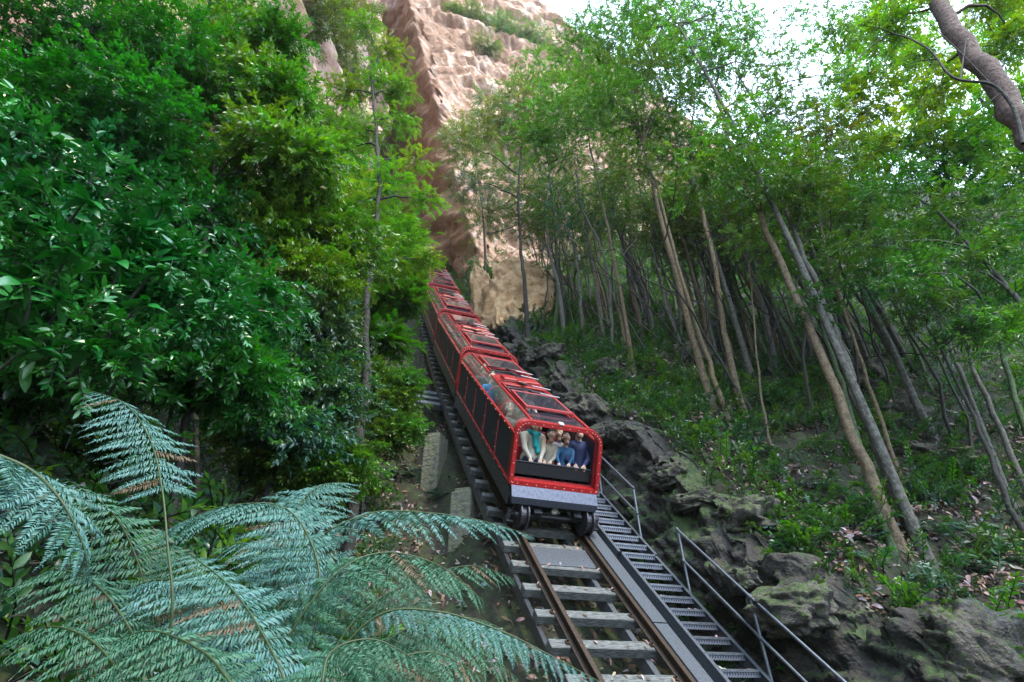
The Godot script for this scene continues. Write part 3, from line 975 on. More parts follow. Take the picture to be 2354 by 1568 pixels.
# d: head (world), sc, jacket, trousers, skin, hair, hands (two world points or []), look (head turn), long hair, scarf, fine
func person(label: String, d: Dictionary) -> Node3D:
	var sc: float = d.sc
	var bs := Basis(W, Vector3.UP, -H) * Basis(Vector3.UP, d.get("turn", 0.0))
	var tilt := Basis(Vector3.RIGHT, d.get("lean", 0.32))
	var hip: Vector3 = d.head - bs * (tilt * Vector3(0, .74 * sc, .02 * sc))
	var o := thing("person", label, "person", Transform3D(bs, hip), "passengers on the train")
	var inv := o.transform.affine_inverse()
	var J: Color = d.jacket
	var S: Color = d.skin
	var T: Color = d.trousers
	var L := func(x, y, z): return tilt * Vector3(x, y, z) * sc
	var bones := []
	bones.append([Vector3(-.07, .06, 0) * sc, Vector3(.07, .06, 0) * sc, .125 * sc, .125 * sc, J, .05])
	bones.append([L.call(0, .10, 0), L.call(0, .36, -.01), .135 * sc, .150 * sc, J, .06])
	bones.append([L.call(-.13, .445, 0), L.call(.13, .445, 0), .085 * sc, .085 * sc, J, .07])
	bones.append([L.call(0, .46, 0), L.call(0, .60, .01), .058 * sc, .052 * sc, S, .02])
	for s in [-1.0, 1.0]:
		var hp := Vector3(.09 * s, .03, .02) * sc
		var kn := Vector3(.10 * s, -.10, .25) * sc
		var an := Vector3(.10 * s, -.40, .08) * sc
		bones.append([hp, kn, .085 * sc, .060 * sc, T, .04])
		bones.append([kn, an, .058 * sc, .042 * sc, T, .02])
		bones.append([an, an + Vector3(0, -.04, .10) * sc, .045 * sc, .035 * sc, Color(.03, .03, .03), .02])
		var sh: Vector3 = L.call(.185 * s, .445, 0)
		var tg: Vector3
		if d.hands.size() == 2:
			tg = inv * d.hands[0 if s < 0 else 1]
		else:
			tg = Vector3(.10 * s, .15, .32) * sc
		var reach := tg - sh
		var mx := .60 * sc
		if reach.length() > mx: tg = sh + reach.normalized() * mx
		var wr := tg - (tg - sh).normalized() * 0.07 * sc
		var dist := sh.distance_to(wr)
		var bend := sqrt(maxf(0.0, pow(.27 * sc, 2) - dist * dist * .25))
		var elb := (sh + wr) * .5 + Vector3(s * .55, -.75, -.2).normalized() * bend
		bones.append([sh, elb, .062 * sc, .048 * sc, J, .03])
		bones.append([elb, wr, .047 * sc, .034 * sc, J, .02])
		bones.append([wr, wr + (tg - wr).normalized() * .02, .026 * sc, .024 * sc, S, .01])
		if d.get("fine", true):
			var hm := MB.new()
			nets(hm, hand_bones(wr, tg, -s, maxf(sc, .8), S), .0055)
			d["hm%d" % int(s)] = hm
	var body := MB.new()
	nets(body, bones, .017 if d.get("fine", true) else .024)
	# head
	var hb := MB.new()
	var hc := Vector3.ZERO
	var head := []
	var hs := maxf(sc, .86)
	head.append([Vector3(0, .02, -.015), Vector3(0, .03, .012), .088, .085, S, .03])
	head.append([Vector3(0, -.035, .03), Vector3(0, -.065, .045), .062, .046, S, .04])
	head.append([Vector3(-.04, -.03, .045), Vector3(.04, -.03, .045), .035, .035, S, .03])
	head.append([Vector3(0, -.08, -.01), Vector3(0, -.14, -.02), .05, .052, S, .03])
	head.append([Vector3(0, .012, .092), Vector3(0, -.022, .112), .010, .016, S, .012])
	for s in [-1.0, 1.0]:
		head.append([Vector3(.086 * s, .01, -.01), Vector3(.088 * s, -.03, -.005), .018, .013, S * Color(.92, .8, .8), .01])
		head.append([Vector3(.020 * s, .040, .094), Vector3(.052 * s, .040, .080), .009, .008, d.hair * Color(.8, .8, .8), .006])
		head.append([Vector3(.034 * s, .014, .082), Vector3(.037 * s, .014, .081), .014, .014, Color(.06, .045, .04), .003])
	head.append([Vector3(-.026, -.052, .088), Vector3(.026, -.052, .088), .010, .010, Color(.75, .68, .64), .004])
	head.append([Vector3(-.024, -.064, .086), Vector3(.024, -.064, .086), .009, .009, Color(.38, .14, .12), .004])
	nets(hb, head, .0075 if d.get("fine", true) else .012)
	var hx := Transform3D(Basis(Vector3.UP, d.get("yaw", 0.0)) * Basis(Vector3.RIGHT, d.get("pitch", 0.0)) * Basis.from_scale(Vector3.ONE * hs), tilt * Vector3(0, .74, .02) * sc)
	for m in [[hb, hx], [d.get("hm-1"), Transform3D.IDENTITY], [d.get("hm1"), Transform3D.IDENTITY]]:
		if m[0] == null: continue
		var base := body.v.size()
		var xf: Transform3D = m[1]
		for i in m[0].v.size():
			body.v.append(xf * m[0].v[i])
			body.n.append((xf.basis * m[0].n[i]).normalized())
			body.c.append(m[0].c[i])
		for i in m[0].ix:
			body.ix.append(i + base)
	put(body, "body", M.cloth_and_skin, o)
	var hr := MB.new()
	var hair: Color = d.hair
	var hbn := [[Vector3(0, .045, -.025), Vector3(0, .055, .01), .093, .088, hair, .02], [Vector3(0, -.01, -.06), Vector3(0, .03, -.05), .07, .075, hair, .03], [Vector3(-.06, .085, .05), Vector3(.05, .092, .058), .026, .026, hair, .02]]
	if d.get("long", false):
		for s in [-1.0, 1.0]:
			hbn.append([Vector3(.085 * s, .03, -.02), Vector3(.085 * s, -.10, .0), .028, .03, hair, .03])
			hbn.append([Vector3(.085 * s, -.10, 0), Vector3(.07 * s, -.22, .03), .03, .02, hair, .03])
		hbn.append([Vector3(0, -.02, -.08), Vector3(0, -.2, -.08), .07, .05, hair, .04])
	else:
		for s in [-1.0, 1.0]:
			hbn.append([Vector3(.075 * s, .05, .0), Vector3(.08 * s, .02, -.03), .022, .02, hair, .02])
	nets(hr, hbn, .012)
	put(hr, "hair", M.hair, o, hx)
	if d.has("scarf"):
		var sm := MB.new()
		var sc_c: Color = d.scarf
		nets(sm, [[L.call(-.07, .50, .05), L.call(.07, .50, .05), .055 * sc, .055 * sc, sc_c, .03], [L.call(-.08, .53, -.02), L.call(-.06, .50, .06), .045 * sc, .05 * sc, sc_c, .03], [L.call(.08, .53, -.02), L.call(.06, .50, .06), .045 * sc, .05 * sc, sc_c, .03], [L.call(.02, .48, .10), L.call(.05, .18, .16), .05 * sc, .045 * sc, sc_c, .03], [L.call(-.03, .46, .11), L.call(-.01, .28, .16), .04 * sc, .04 * sc, sc_c, .03]], .016)
		put(sm, "scarf", M.cloth_and_skin, o)
	return o

# where a ray through the photograph meets the raked plane zu of a car
func in_car(x: float, y: float, zu: float, s0 := 0.0) -> Vector3:
	var r := vray(x, y)
	var d := dirs(s0)
	var p := tp(s0)
	var k: float = (zu + p.dot(d[0]) - (p.dot(d[1] * 0.0 + d[2]) + 0.7) * TL) / (r.dot(d[0]) - r.dot(d[2]) * TL)
	var q := tf(s0).affine_inverse() * (r * k)
	q.x = clampf(q.x, -.62, .60)
	return tf(s0) * q

func build_people() -> void:
	var z2 := func(x, y, zu): return in_car((1400 + x / 3.0145) * .7528, (1200 + y / 3.0145) * .7528, zu)
	var z1 := func(x, y, zu): return in_car((1250 + x / 3.336) * .7528, (780 + y / 3.336) * .7528, zu)
	var bar := func(x): return tf(0.0) * (cz(x, 1.015, .16))
	var skin := Color(.56, .37, .28)
	var navy := Color(.022, .03, .055)
	person("woman in a cream jacket and turquoise scarf at the left of the front row", {"head": z2.call(705, 250, .62), "sc": 1.04, "jacket": Color(.50, .46, .38), "trousers": Color(.04, .06, .12), "skin": skin, "hair": Color(.42, .32, .18), "long": true, "scarf": Color(.02, .36, .40), "hands": [bar.call(-.42), bar.call(-.25)], "pitch": -.25})
	person("boy with short dark hair in a grey beige jacket holding the front bar", {"head": z2.call(850, 388, .58), "sc": .86, "jacket": Color(.30, .28, .23), "trousers": Color(.05, .05, .06), "skin": skin, "hair": Color(.03, .022, .016), "hands": [bar.call(-.16), bar.call(-.07)], "pitch": -.2, "yaw": .35, "turn": .1})
	person("smiling child in a blue denim jacket looking up from the front row", {"head": z2.call(990, 415, .58), "sc": .82, "jacket": Color(.035, .11, .23), "trousers": Color(.05, .03, .06), "skin": skin, "hair": Color(.05, .035, .022), "hands": [bar.call(.12), bar.call(.30)], "pitch": -.5, "turn": -.05})
	person("man in a dark navy jacket at the right of the front row", {"head": z2.call(1110, 325, .66), "sc": 1.14, "jacket": Color(.02, .035, .10), "trousers": Color(.02, .02, .03), "skin": skin * Color(.9, .9, .9), "hair": Color(.02, .016, .012), "hands": [bar.call(.46), bar.call(.60)], "pitch": -.35, "turn": -.1})
	person("fair haired child peeping out between the two children of the front row", {"head": z2.call(930, 378, 1.5), "sc": .8, "jacket": Color(.2, .2, .22), "trousers": navy, "skin": skin, "hair": Color(.38, .26, .11), "hands": [], "fine": false, "pitch": -.2})
	person("grey haired passenger seen through the curved pane in the second row", {"head": z2.call(392, 132, 1.5), "sc": .92, "jacket": Color(.25, .22, .2), "trousers": navy, "skin": skin, "hair": Color(.3, .28, .26), "hands": [], "fine": false, "pitch": -.1, "yaw": -.3})
	person("passenger in a blue top leaning towards the curved pane in the fourth row", {"head": z1.call(745, 1215, 3.2), "sc": .92, "jacket": Color(.03, .16, .36), "trousers": navy, "skin": skin, "hair": Color(.05, .04, .03), "hands": [], "fine": false, "pitch": -.1, "yaw": -.4})
	person("pale faced passenger in dark clothes in the last row of the leading car", {"head": z1.call(642, 1132, 4.1), "sc": .92, "jacket": Color(.06, .06, .07), "trousers": navy, "skin": skin * Color(1.1, 1.1, 1.1), "hair": Color(.06, .045, .03), "hands": [], "fine": false, "pitch": -.2, "yaw": -.3})
	person("passenger in a white hooded top near the right side of the leading car", {"head": tf(0.0) * cz(.40, 1.46, 3.3), "sc": .9, "jacket": Color(.5, .5, .52), "trousers": navy, "skin": skin, "hair": Color(.06, .045, .03), "hands": [], "fine": false, "pitch": -.2})

# ---------------------------------------------------------------- the gully and the cliffs
func grid(nu: int, nv: int, at: Callable) -> MB:
	var mb := MB.new()
	for j in nv:
		for i in nu:
			mb.v.append(at.call(i, j))
	mb.n.resize(nu * nv)
	mb.c.resize(nu * nv)
	mb.c.fill(Color.WHITE)
	for j in nv:
		for i in nu:
			var a := mb.v[j * nu + mini(i + 1, nu - 1)] - mb.v[j * nu + maxi(i - 1, 0)]
			var b := mb.v[mini(j + 1, nv - 1) * nu + i] - mb.v[maxi(j - 1, 0) * nu + i]
			mb.n[j * nu + i] = b.cross(a).normalized()
	for j in nv - 1:
		for i in nu - 1:
			var k := j * nu + i
			mb.tri(k, k + 1, k + nu)
			mb.tri(k + 1, k + nu + 1, k + nu)
	return mb

func build_ground() -> void:
	var us := []
	var u := -34.0
	while u < 46.0:
		us.append(u)
		u += 0.28 if u > -9.0 and u < 16.0 else 1.2
	var vs := []
	var v := -42.0
	while v < 48.0:
		vs.append(v)
		v += 0.22 if v > -8.0 and v < 9.0 else 0.9
	var g := grid(us.size(), vs.size(), func(i, j):
		var q := xz_of(us[i], vs[j])
		var y := surf(q.x, q.z)
		return Vector3(q.x, y - 0.05, q.z))
	tag(put(g, "ground", M.soil), "dark mossy forest floor of the gully with leaf litter", "", "", "structure")
	# the rock bank right of the stairs
	var NU := 520
	var NV := 84
	var bank := grid(NU, NV, func(i, j):
		var uu := lerpf(-9.0, 13.0, float(i) / (NU - 1))
		var q := float(j) / (NV - 1)
		var e := edge_v(uu)
		var ty := track_at(uu)
		var top := bank_top(uu) + 0.02
		var vv: float
		var bb: float
		if q < 0.7:
			var f := q / 0.7
			vv = e - 0.50 + 0.36 * f + 0.12 * sin(f * 9.0 + uu)
			bb = lerpf(-1.7, top, f)
		else:
			var f := (q - 0.7) / 0.3
			vv = e - 0.14 + f * 0.95
			bb = top + (maxf(0.0, vv - e) * 0.3) + 0.10 * sin(f * PI) - f * f * 0.25
		var p := xz_of(uu, vv + ty.y)
		p.y = ty.x + bb
		var big := n3.get_noise_3d(p.x * 22.0, p.y * 40.0, p.z * 22.0)
		var blk := n1.get_noise_3d(p.x * 55.0, p.y * 80.0, p.z * 55.0)
		var fine := n2.get_noise_3d(p.x * 120.0, p.y * 160.0, p.z * 120.0)
		var disp := big * 0.20 + blk * 0.22 + fine * 0.09 + (n4.get_noise_3d(p.x * 60.0 + blk * 20.0, p.y * 90.0, p.z * 60.0) + 0.7) * 0.30
		return p - W * (disp - 0.12) + Vector3(0, disp * 0.35, 0))
	for i in bank.v.size():
		var p := bank.v[i]
		var moss := n2.get_noise_3d(p.x * 40, p.y * 40, p.z * 40) + n1.get_noise_3d(p.x * 9, p.y * 9, p.z * 9) * 1.4 + (bank.n[i].y - 0.45) * 1.1
		var mg := clampf(moss * 3.0, 0.0, 1.0)
		var grey := 0.52 + 0.4 * n1.get_noise_3d(p.x * 14 + 50, p.y * 14, p.z * 14)
		bank.c[i] = Color(grey, grey * 0.97, grey).lerp(Color(.42, .85, .26), mg)
	tag(put(bank, "rock_bank", M.bank_rock), "dark mossy sandstone bank cut beside the steel stairs", "", "", "structure")

func edge_at(y: float) -> Vector2:       # (u, v) of the arete of the great cliff
	var h := y - 24.8
	return Vector2(19.9 + h * 0.195, 4.6 - h * 0.163)

func build_cliffs() -> void:
	# right wall: cleft side, arete, then the bright face running off to the right
	var A := []
	for k in 34: A.append(-34.0 + k)              # along the cleft wall
	var a := 0.0
	while a < 62.0:
		A.append(a)
		a += 0.35 if a < 14.0 else 0.9
	var Y := []
	var y := 8.0
	while y < 125.0:
		Y.append(y)
		y += 0.4 if y < 50.0 else 0.8
	var g := grid(A.size(), Y.size(), func(i, j):
		var yy: float = Y[j]
		var aa: float = A[i]
		var e := edge_at(yy)
		var top := 118.0 if aa < 20.0 else 118.0 - (aa - 20.0) * 2.1
		var over := maxf(0.0, yy - top)
		yy = minf(yy, top)
		e = edge_at(yy)
		var q := xz_of(e.x - minf(aa, 0.0) + over * 0.8, e.y + maxf(aa, 0.0) + minf(aa, 0.0) * 0.12)
		var p := Vector3(q.x, yy, q.z)
		var ledge := n1.get_noise_2d(yy * 9.0 + 3.0 * n2.get_noise_2d(p.x * 3.0, p.z * 3.0), 40.0) * 1.5
		var strata := n2.get_noise_3d(p.x * 3.0, yy * 55.0, p.z * 3.0) * 0.5 + fposmod(yy * .42 + n1.get_noise_2d(p.x * 4.0, p.z * 4.0) * 3.0, 1.0) * 0.75
		var flute := n3.get_noise_3d(p.x * 22.0, yy * 2.5, p.z * 22.0) * (1.3 if aa < 2.5 else 0.5)
		var lump := n1.get_noise_3d(p.x * 7.0, yy * 7.0, p.z * 7.0) * 1.6
		var outw := (-H if aa > 1.5 else (-W if aa < -0.5 else (-H - W).normalized()))
		var far := smoothstep(0.5, 7.0, absf(aa))
		return p + outw * ((ledge + lump * .5) * lerpf(0.25, 1.0, far) + strata * lerpf(0.35, 1.0, far) + flute * 0.7 - (n4.get_noise_3d(p.x * 7.0, p.y * 11.0, p.z * 7.0) + .7) * 1.5 * lerpf(.4, 1.0, far) + n2.get_noise_3d(p.x * 50, p.y * 20, p.z * 50) * 0.2))
	for i in g.v.size():
		var p := g.v[i]
		var aa: float = A[i % A.size()]
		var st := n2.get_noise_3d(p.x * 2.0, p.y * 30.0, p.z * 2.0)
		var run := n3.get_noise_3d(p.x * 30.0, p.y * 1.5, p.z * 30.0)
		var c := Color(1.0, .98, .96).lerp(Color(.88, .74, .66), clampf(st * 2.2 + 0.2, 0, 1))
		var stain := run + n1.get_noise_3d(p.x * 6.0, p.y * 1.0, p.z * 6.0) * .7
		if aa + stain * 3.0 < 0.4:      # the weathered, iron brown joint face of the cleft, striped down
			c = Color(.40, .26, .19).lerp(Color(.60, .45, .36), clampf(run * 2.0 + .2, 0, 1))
		elif stain > 0.0:
			c = c.lerp(Color(.50, .37, .29), clampf(stain * 3.0, 0, 1))
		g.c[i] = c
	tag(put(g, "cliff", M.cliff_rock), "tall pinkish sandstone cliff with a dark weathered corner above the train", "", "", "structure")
	# left wall of the gully
	var A2 := []
	a = 0.0
	while a < 78.0:
		A2.append(a)
		a += 0.5
	var Y2 := []
	y = -4.0
	while y < 92.0:
		Y2.append(y)
		y += 0.6
	var g2 := grid(A2.size(), Y2.size(), func(i, j):
		var aa: float = A2[i]
		var yy: float = Y2[j]
		var u := -12.0 + minf(aa, 41.0)
		var v := lerpf(-15.5, minf(edge_at(maxf(yy, 30.0)).y - 5.2, -4.0), clampf((u + 6.0) / 35.0, 0, 1))
		if aa > 41.0:
			u += (aa - 41.0) * 0.8
			v -= (aa - 41.0) * 0.05
		var q := xz_of(u, v)
		var p := Vector3(q.x, yy, q.z)
		var d := n1.get_noise_3d(p.x * 6, yy * 9, p.z * 6) * 2.2 + n2.get_noise_3d(p.x * 5, yy * 40, p.z * 5) * 0.7 + n3.get_noise_3d(p.x * 20, yy * 20, p.z * 20) * 0.6
		return p + W * d)
	for i in g2.v.size():
		var p := g2.v[i]
		var st := n2.get_noise_3d(p.x * 2.0, p.y * 24.0, p.z * 2.0)
		var ms := n1.get_noise_3d(p.x * 10.0, p.y * 8.0, p.z * 10.0) * 1.5 + n2.get_noise_3d(p.x * 40.0, p.y * 40.0, p.z * 40.0)
		var c := Color(.85, .72, .68).lerp(Color(.62, .42, .38), clampf(st * 1.6 + 0.2, 0, 1))
		g2.c[i] = c.lerp(Color(.38, .46, .12), clampf(ms * 2.0 - 0.1, 0, 1))
	tag(put(g2, "cliff", M.cliff_rock), "left wall of the gully, pink sandstone overgrown with moss", "", "", "structure")

func boulder(sz: Vector3, sd: int, ang := 0.5) -> ArrayMesh:
	var f := FastNoiseLite.new()
	f.seed = sd
	f.frequency = 0.9
	f.fractal_octaves = 4
	var NU := 60
	var NV := 36
	var cl := FastNoiseLite.new()
	cl.seed = sd + 50
	cl.frequency = 1.1
	cl.noise_type = FastNoiseLite.TYPE_CELLULAR
	cl.cellular_return_type = FastNoiseLite.RETURN_DISTANCE2_SUB
	cl.fractal_octaves = 3
	var mb := grid(NU + 1, NV + 1, func(i, j):
		var th: float = TAU * (i % NU) / NU
		var ph: float = PI * j / NV
		var d := Vector3(sin(ph) * cos(th), cos(ph), sin(ph) * sin(th))
		var q := Vector3(pow(absf(d.x), ang) * signf(d.x), pow(absf(d.y), ang) * signf(d.y), pow(absf(d.z), ang) * signf(d.z)).lerp(d, 0.45)
		return q * (1.0 + f.get_noise_3dv(d * 1.5) * 0.4 + f.get_noise_3dv(d * 7.0) * 0.10 + f.get_noise_3dv(d * 17.0) * 0.05 - (cl.get_noise_3dv(d * Vector3(1.0, 1.7, 1.0)) + 0.7) * 0.30) * sz * 0.55)
	for i in mb.n.size():
		if mb.n[i].dot(mb.v[i]) < 0.0: mb.n[i] = -mb.n[i]
	mb.ix.clear()
	for j in NV:
		for i in NU:
			var k := j * (NU + 1) + i
			mb.tri(k, k + 1, k + NU + 1)
			mb.tri(k + 1, k + NU + 2, k + NU + 1)
	for i in mb.v.size():
		var p := mb.v[i]
		var ms := clampf((f.get_noise_3dv(p * 4.0) * 1.5 + (mb.n[i].y - 0.5) * 1.2) * 2.5, 0, 1)
		mb.c[i] = Color.WHITE.lerp(Color(.6, 1.2, .35), ms)
	return mb.mesh()

func build_rocks() -> void:
	var p := at_z(1190, 722, -21.5)
	var m := boulder(Vector3(2.9, 4.6, 2.4), 5, 0.6)
	tag(obj("rock_outcrop", m, M.sandstone, self, Transform3D(Basis(Vector3.UP, 0.3), p)), "yellow ochre sandstone outcrop right of the third car", "rock")
	p = at_z(1108, 690, -22.5)
	tag(obj("rock_outcrop", boulder(Vector3(1.0, 3.6, 1.4), 8, 0.7), M.sandstone, self, Transform3D(Basis(Vector3(0, 0, 1), 0.1), p)), "narrow pale rock fin between the third car and the ochre outcrop", "rock")
	p = at_z(1225, 655, -22.6)
	tag(obj("rock_outcrop", boulder(Vector3(2.9, 1.1, 2.0), 11, 0.7), M.cliff_rock, self, Transform3D(Basis(Vector3(0, 0, 1), -0.05), p)), "grey overhanging ledge on top of the ochre outcrop", "rock")
	var L := [
		[1440, 955, .95, .5, "pale flat topped boulder on the bank beside the front of the train"],
		[1560, 1075, .9, .55, "green mossy block on the lip of the bank above the short handrail"],
		[1600, 1150, .7, .6, "upright mossy stone under the lip of the bank"],
		[1700, 1185, 1.1, .5, "low mossy boulder with a white lichen patch on the bank"],
		[1700, 1240, .6, .5, "purple brown stone at the upper end of the lower handrail"],
		[1760, 1250, .5, .4, "yellow green mossy stone beside the purple brown one"],
		[1990, 870, 1.3, .8, "rounded grey boulder among the trunks on the upper slope"],
		[2080, 960, 1.2, .7, "lichen covered boulder right of the leaning trunks"],
		[2090, 1040, .9, .4, "rust brown split rock right of the leaning trunks"],
		[2170, 1055, 1.0, .4, "flat grey slab on the right slope"],
		[1590, 815, 1.2, .8, "grey boulder half hidden behind the middle trunks"],
		[1380, 850, 1.0, .6, "dark rounded rock above the roof of the leading car"],
		[1950, 1420, .7, .5, "grey stone lodged in the face of the bank beside the lower handrail"],
		[2120, 1440, 1.0, .8, "broad smooth grey green rock face at the bottom right"],
		[1850, 1330, .7, .5, "crumbling dark stone on the bank edge above the lower handrail"],
		[2250, 1500, 1.3, .8, "dark wet rock in the bottom right corner"]]
	var extra := ["mossy sandstone block", "cracked grey stone", "dark damp rock", "flat brown slab", "lichen spotted stone"]
	for k2 in 15:
		var u := lerpf(-4.6, 8.5, k2 / 14.0) + rng.randf_range(-.3, .3)
		var v := edge_v(u) + rng.randf_range(-.45, .35)
		var gx := xz_of(u, v + track_at(u).y)
		gx.y = track_at(u).x + bank_top(u) - rng.randf_range(.0, .5)
		var sc := rng.randf_range(.45, 1.0)
		tag(obj("boulder", boulder(Vector3(sc, sc * rng.randf_range(.45, .8), sc * rng.randf_range(.7, 1.1)), 200 + k2, 0.55), M.bank_rock, self, Transform3D(Basis(Vector3.UP, rng.randf() * TAU) * Basis(Vector3.RIGHT, rng.randf_range(-.4, .4)), gx)), extra[k2 % 5] + [" on the bank lip beside the lower handrail", " on the bank lip beside the front of the train", " on the bank lip above the leading car"][k2 / 5], "boulder", "rocks along the lip of the bank")
	var k := 0
	for q in L:
		var g := hit_ground(q[0], q[1])
		var sc: float = q[2]
		var ms := boulder(Vector3(sc, sc * q[3], sc * 0.8), 100 + k, 0.55)
		tag(obj("boulder", ms, M.bank_rock, self, Transform3D(Basis(Vector3.UP, rng.randf() * TAU) * Basis(Vector3.RIGHT, rng.randf_range(-.25, .25)), g - Vector3(0, sc * .08, 0))), q[4], "boulder", "rocks on the right bank")
		k += 1
	# a fallen log
	var a := hit_ground(2010, 1130)
	var b := at_z(1900, 1165, a.z + 0.25)
	var lg := MB.new()
	lg.tube([b, b.lerp(a, .4) + Vector3(0, .03, 0), a, a + (a - b) * .35], [.075, .09, .085, .06], 10, true, .1, rng)
	tag(put(lg, "fallen_log", M.bark_grey), "short pale fallen log lying on moss left of the leaning trunks", "log")

# ---------------------------------------------------------------- foliage
var sprays := {}
var leaf_cols := {
	"emerald": Color(.020, .17, .026), "bright": Color(.10, .28, .020), "mid": Color(.075, .21, .020), "olive": Color(.11, .17, .026),
	"dark": Color(.042, .12, .026), "blue": Color(.05, .14, .075), "pale": Color(.16, .24, .13), "lime": Color(.17, .36, .030)}

func spray(L: float, leaves: int, ln: float, wd: float, flat: float, rows: int, sd: int) -> ArrayMesh:
	var r := RandomNumberGenerator.new()
	r.seed = sd
	var mb := MB.new()
	mb.col = Color(.06, .045, .03)
	var pts := [Vector3.ZERO, Vector3(L * .35, L * .03, r.randf_range(-.03, .03)), Vector3(L * .7, 0, r.randf_range(-.05, .05)), Vector3(L, -L * .06, r.randf_range(-.06, .06))]
	mb.tube(pts, [.006, .005, .004, .002], 4, false)
	for i in leaves:
		var t := 0.15 + 0.85 * float(i) / leaves
		var f := t * 3.0
		var k := mini(int(f), 2)
		var p: Vector3 = pts[k].lerp(pts[k + 1], f - k)
		var s := 1.0 if i % 2 == 0 else -1.0
		var yaw := -s * deg_to_rad(r.randf_range(32, 72)) * (1.0 - 0.5 * float(t > 0.93))
		var b := Basis(Vector3.UP, yaw) * Basis(Vector3(0, 0, 1), r.randf_range(-.45, .35) * (1.0 - flat * 0.6)) * Basis(Vector3.RIGHT, r.randf_range(-.9, .9) * (1.0 - flat))
		if flat < 0.5:
			b = Basis(Vector3.RIGHT, r.randf_range(-1.1, 1.1)) * b
		var z := r.randf_range(.75, 1.2)
		var g := r.randf_range(.72, 1.3)
		mb.col = Color(g * r.randf_range(.85, 1.25), g, g * r.randf_range(.8, 1.2))
		mb.leaf(Transform3D(b, p), ln * z, wd * z, rows, r.randf_range(.15, .5), r.randf_range(.0, .35))
	return mb.mesh()

func make_sprays() -> void:
	for k in 3:
		sprays["a%d" % k] = spray(.42, 16, .125, .044, .25, 4, 10 + k)
		sprays["f%d" % k] = spray(.55, 22, .085, .038, .85, 3, 20 + k)
		sprays["n%d" % k] = spray(.45, 18, .13, .026, .2, 3, 30 + k)
		sprays["s%d" % k] = spray(.40, 20, .072, .030, .3, 3, 40 + k)
		sprays["b%d" % k] = spray(.50, 13, .19, .066, .35, 5, 50 + k)

func jitter(c: Color, r: RandomNumberGenerator, a := 0.3) -> Color:
	var g := r.randf_range(1.0 - a, 1.0 + a)
	return Color(c.r * g * r.randf_range(.7, 1.4), c.g * g, c.b * g * r.randf_range(.7, 1.4))

# clumps: [centre, radius, count]; flat 1 = level tiers, 0 = all ways
var dens := 1.0

func crown(parent: Node, clumps: Array, style: String, col: String, size: float, flat := 0.3, mname := "leaf", called := "crown") -> void:
	var xfs := []
	var cols := []
	var base: Color = leaf_cols[col]
	for q in clumps:
		var c: Vector3 = q[0]
		var R: float = q[1]
		var tone := jitter(base, rng, 0.18)
		for i in int(q[2] * dens):
			var d := Vector3(rng.randfn(), rng.randfn() * .8, rng.randfn()).normalized()
			var p := c + d * R * (pow(rng.randf(), 0.45) if rng.randf() < .75 else rng.randf_range(.9, 1.5)) * Vector3(1, lerpf(.85, .5, flat), 1)
			var out := (d * Vector3(1, lerpf(1, .15, flat), 1) + Vector3(rng.randfn(), rng.randfn() * .6, rng.randfn()) * .45).normalized()
			out.y = out.y * lerpf(1.0, .35, flat) - 0.08
			out = out.normalized()
			var up := (Vector3.UP + Vector3(rng.randfn(), 0, rng.randfn()) * lerpf(.45, .16, flat)).normalized()
			var z := out.cross(up).normalized()
			up = z.cross(out)
			var sc := size * rng.randf_range(.75, 1.25)
			xfs.append(Transform3D(Basis(out * sc, up * sc, z * sc), p - out * sc * .25))
			cols.append(jitter(tone, rng, 0.28))
	tag(multi(called, sprays[style + str(rng.randi() % 3)], M[mname], xfs, cols, parent), "", "", "", "stuff")

func smooth_path(pts: Array, k := 4) -> Array:
	var out := []
	for i in pts.size() - 1:
		var a: Vector3 = pts[maxi(i - 1, 0)]
		var d: Vector3 = pts[mini(i + 2, pts.size() - 1)]
		for j in k:
			out.append(pts[i].cubic_interpolate(pts[i + 1], a, d, float(j) / k))
	out.append(pts[-1])
	return out

func limb(parent: Node, called: String, m: Material, a: Vector3, b: Vector3, r0: float, sag := 0.12) -> void:
	var pts := []
	var rr := []
	var ln := a.distance_to(b)
	var side := Vector3(rng.randfn(), rng.randfn() * .5, rng.randfn()) * ln * .05
	for i in 7:
		var t := i / 6.0
		pts.append(a.lerp(b, t) + Vector3(0, sin(t * PI) * ln * sag, 0) + side * sin(t * TAU) + Vector3(rng.randfn(), rng.randfn(), rng.randfn()) * ln * .012)
		rr.append(maxf(.004, r0 * (1.0 - .82 * t)))
	var mb := MB.new()
	mb.tube(pts, rr, 6, false)
	put(mb, called, m, parent)

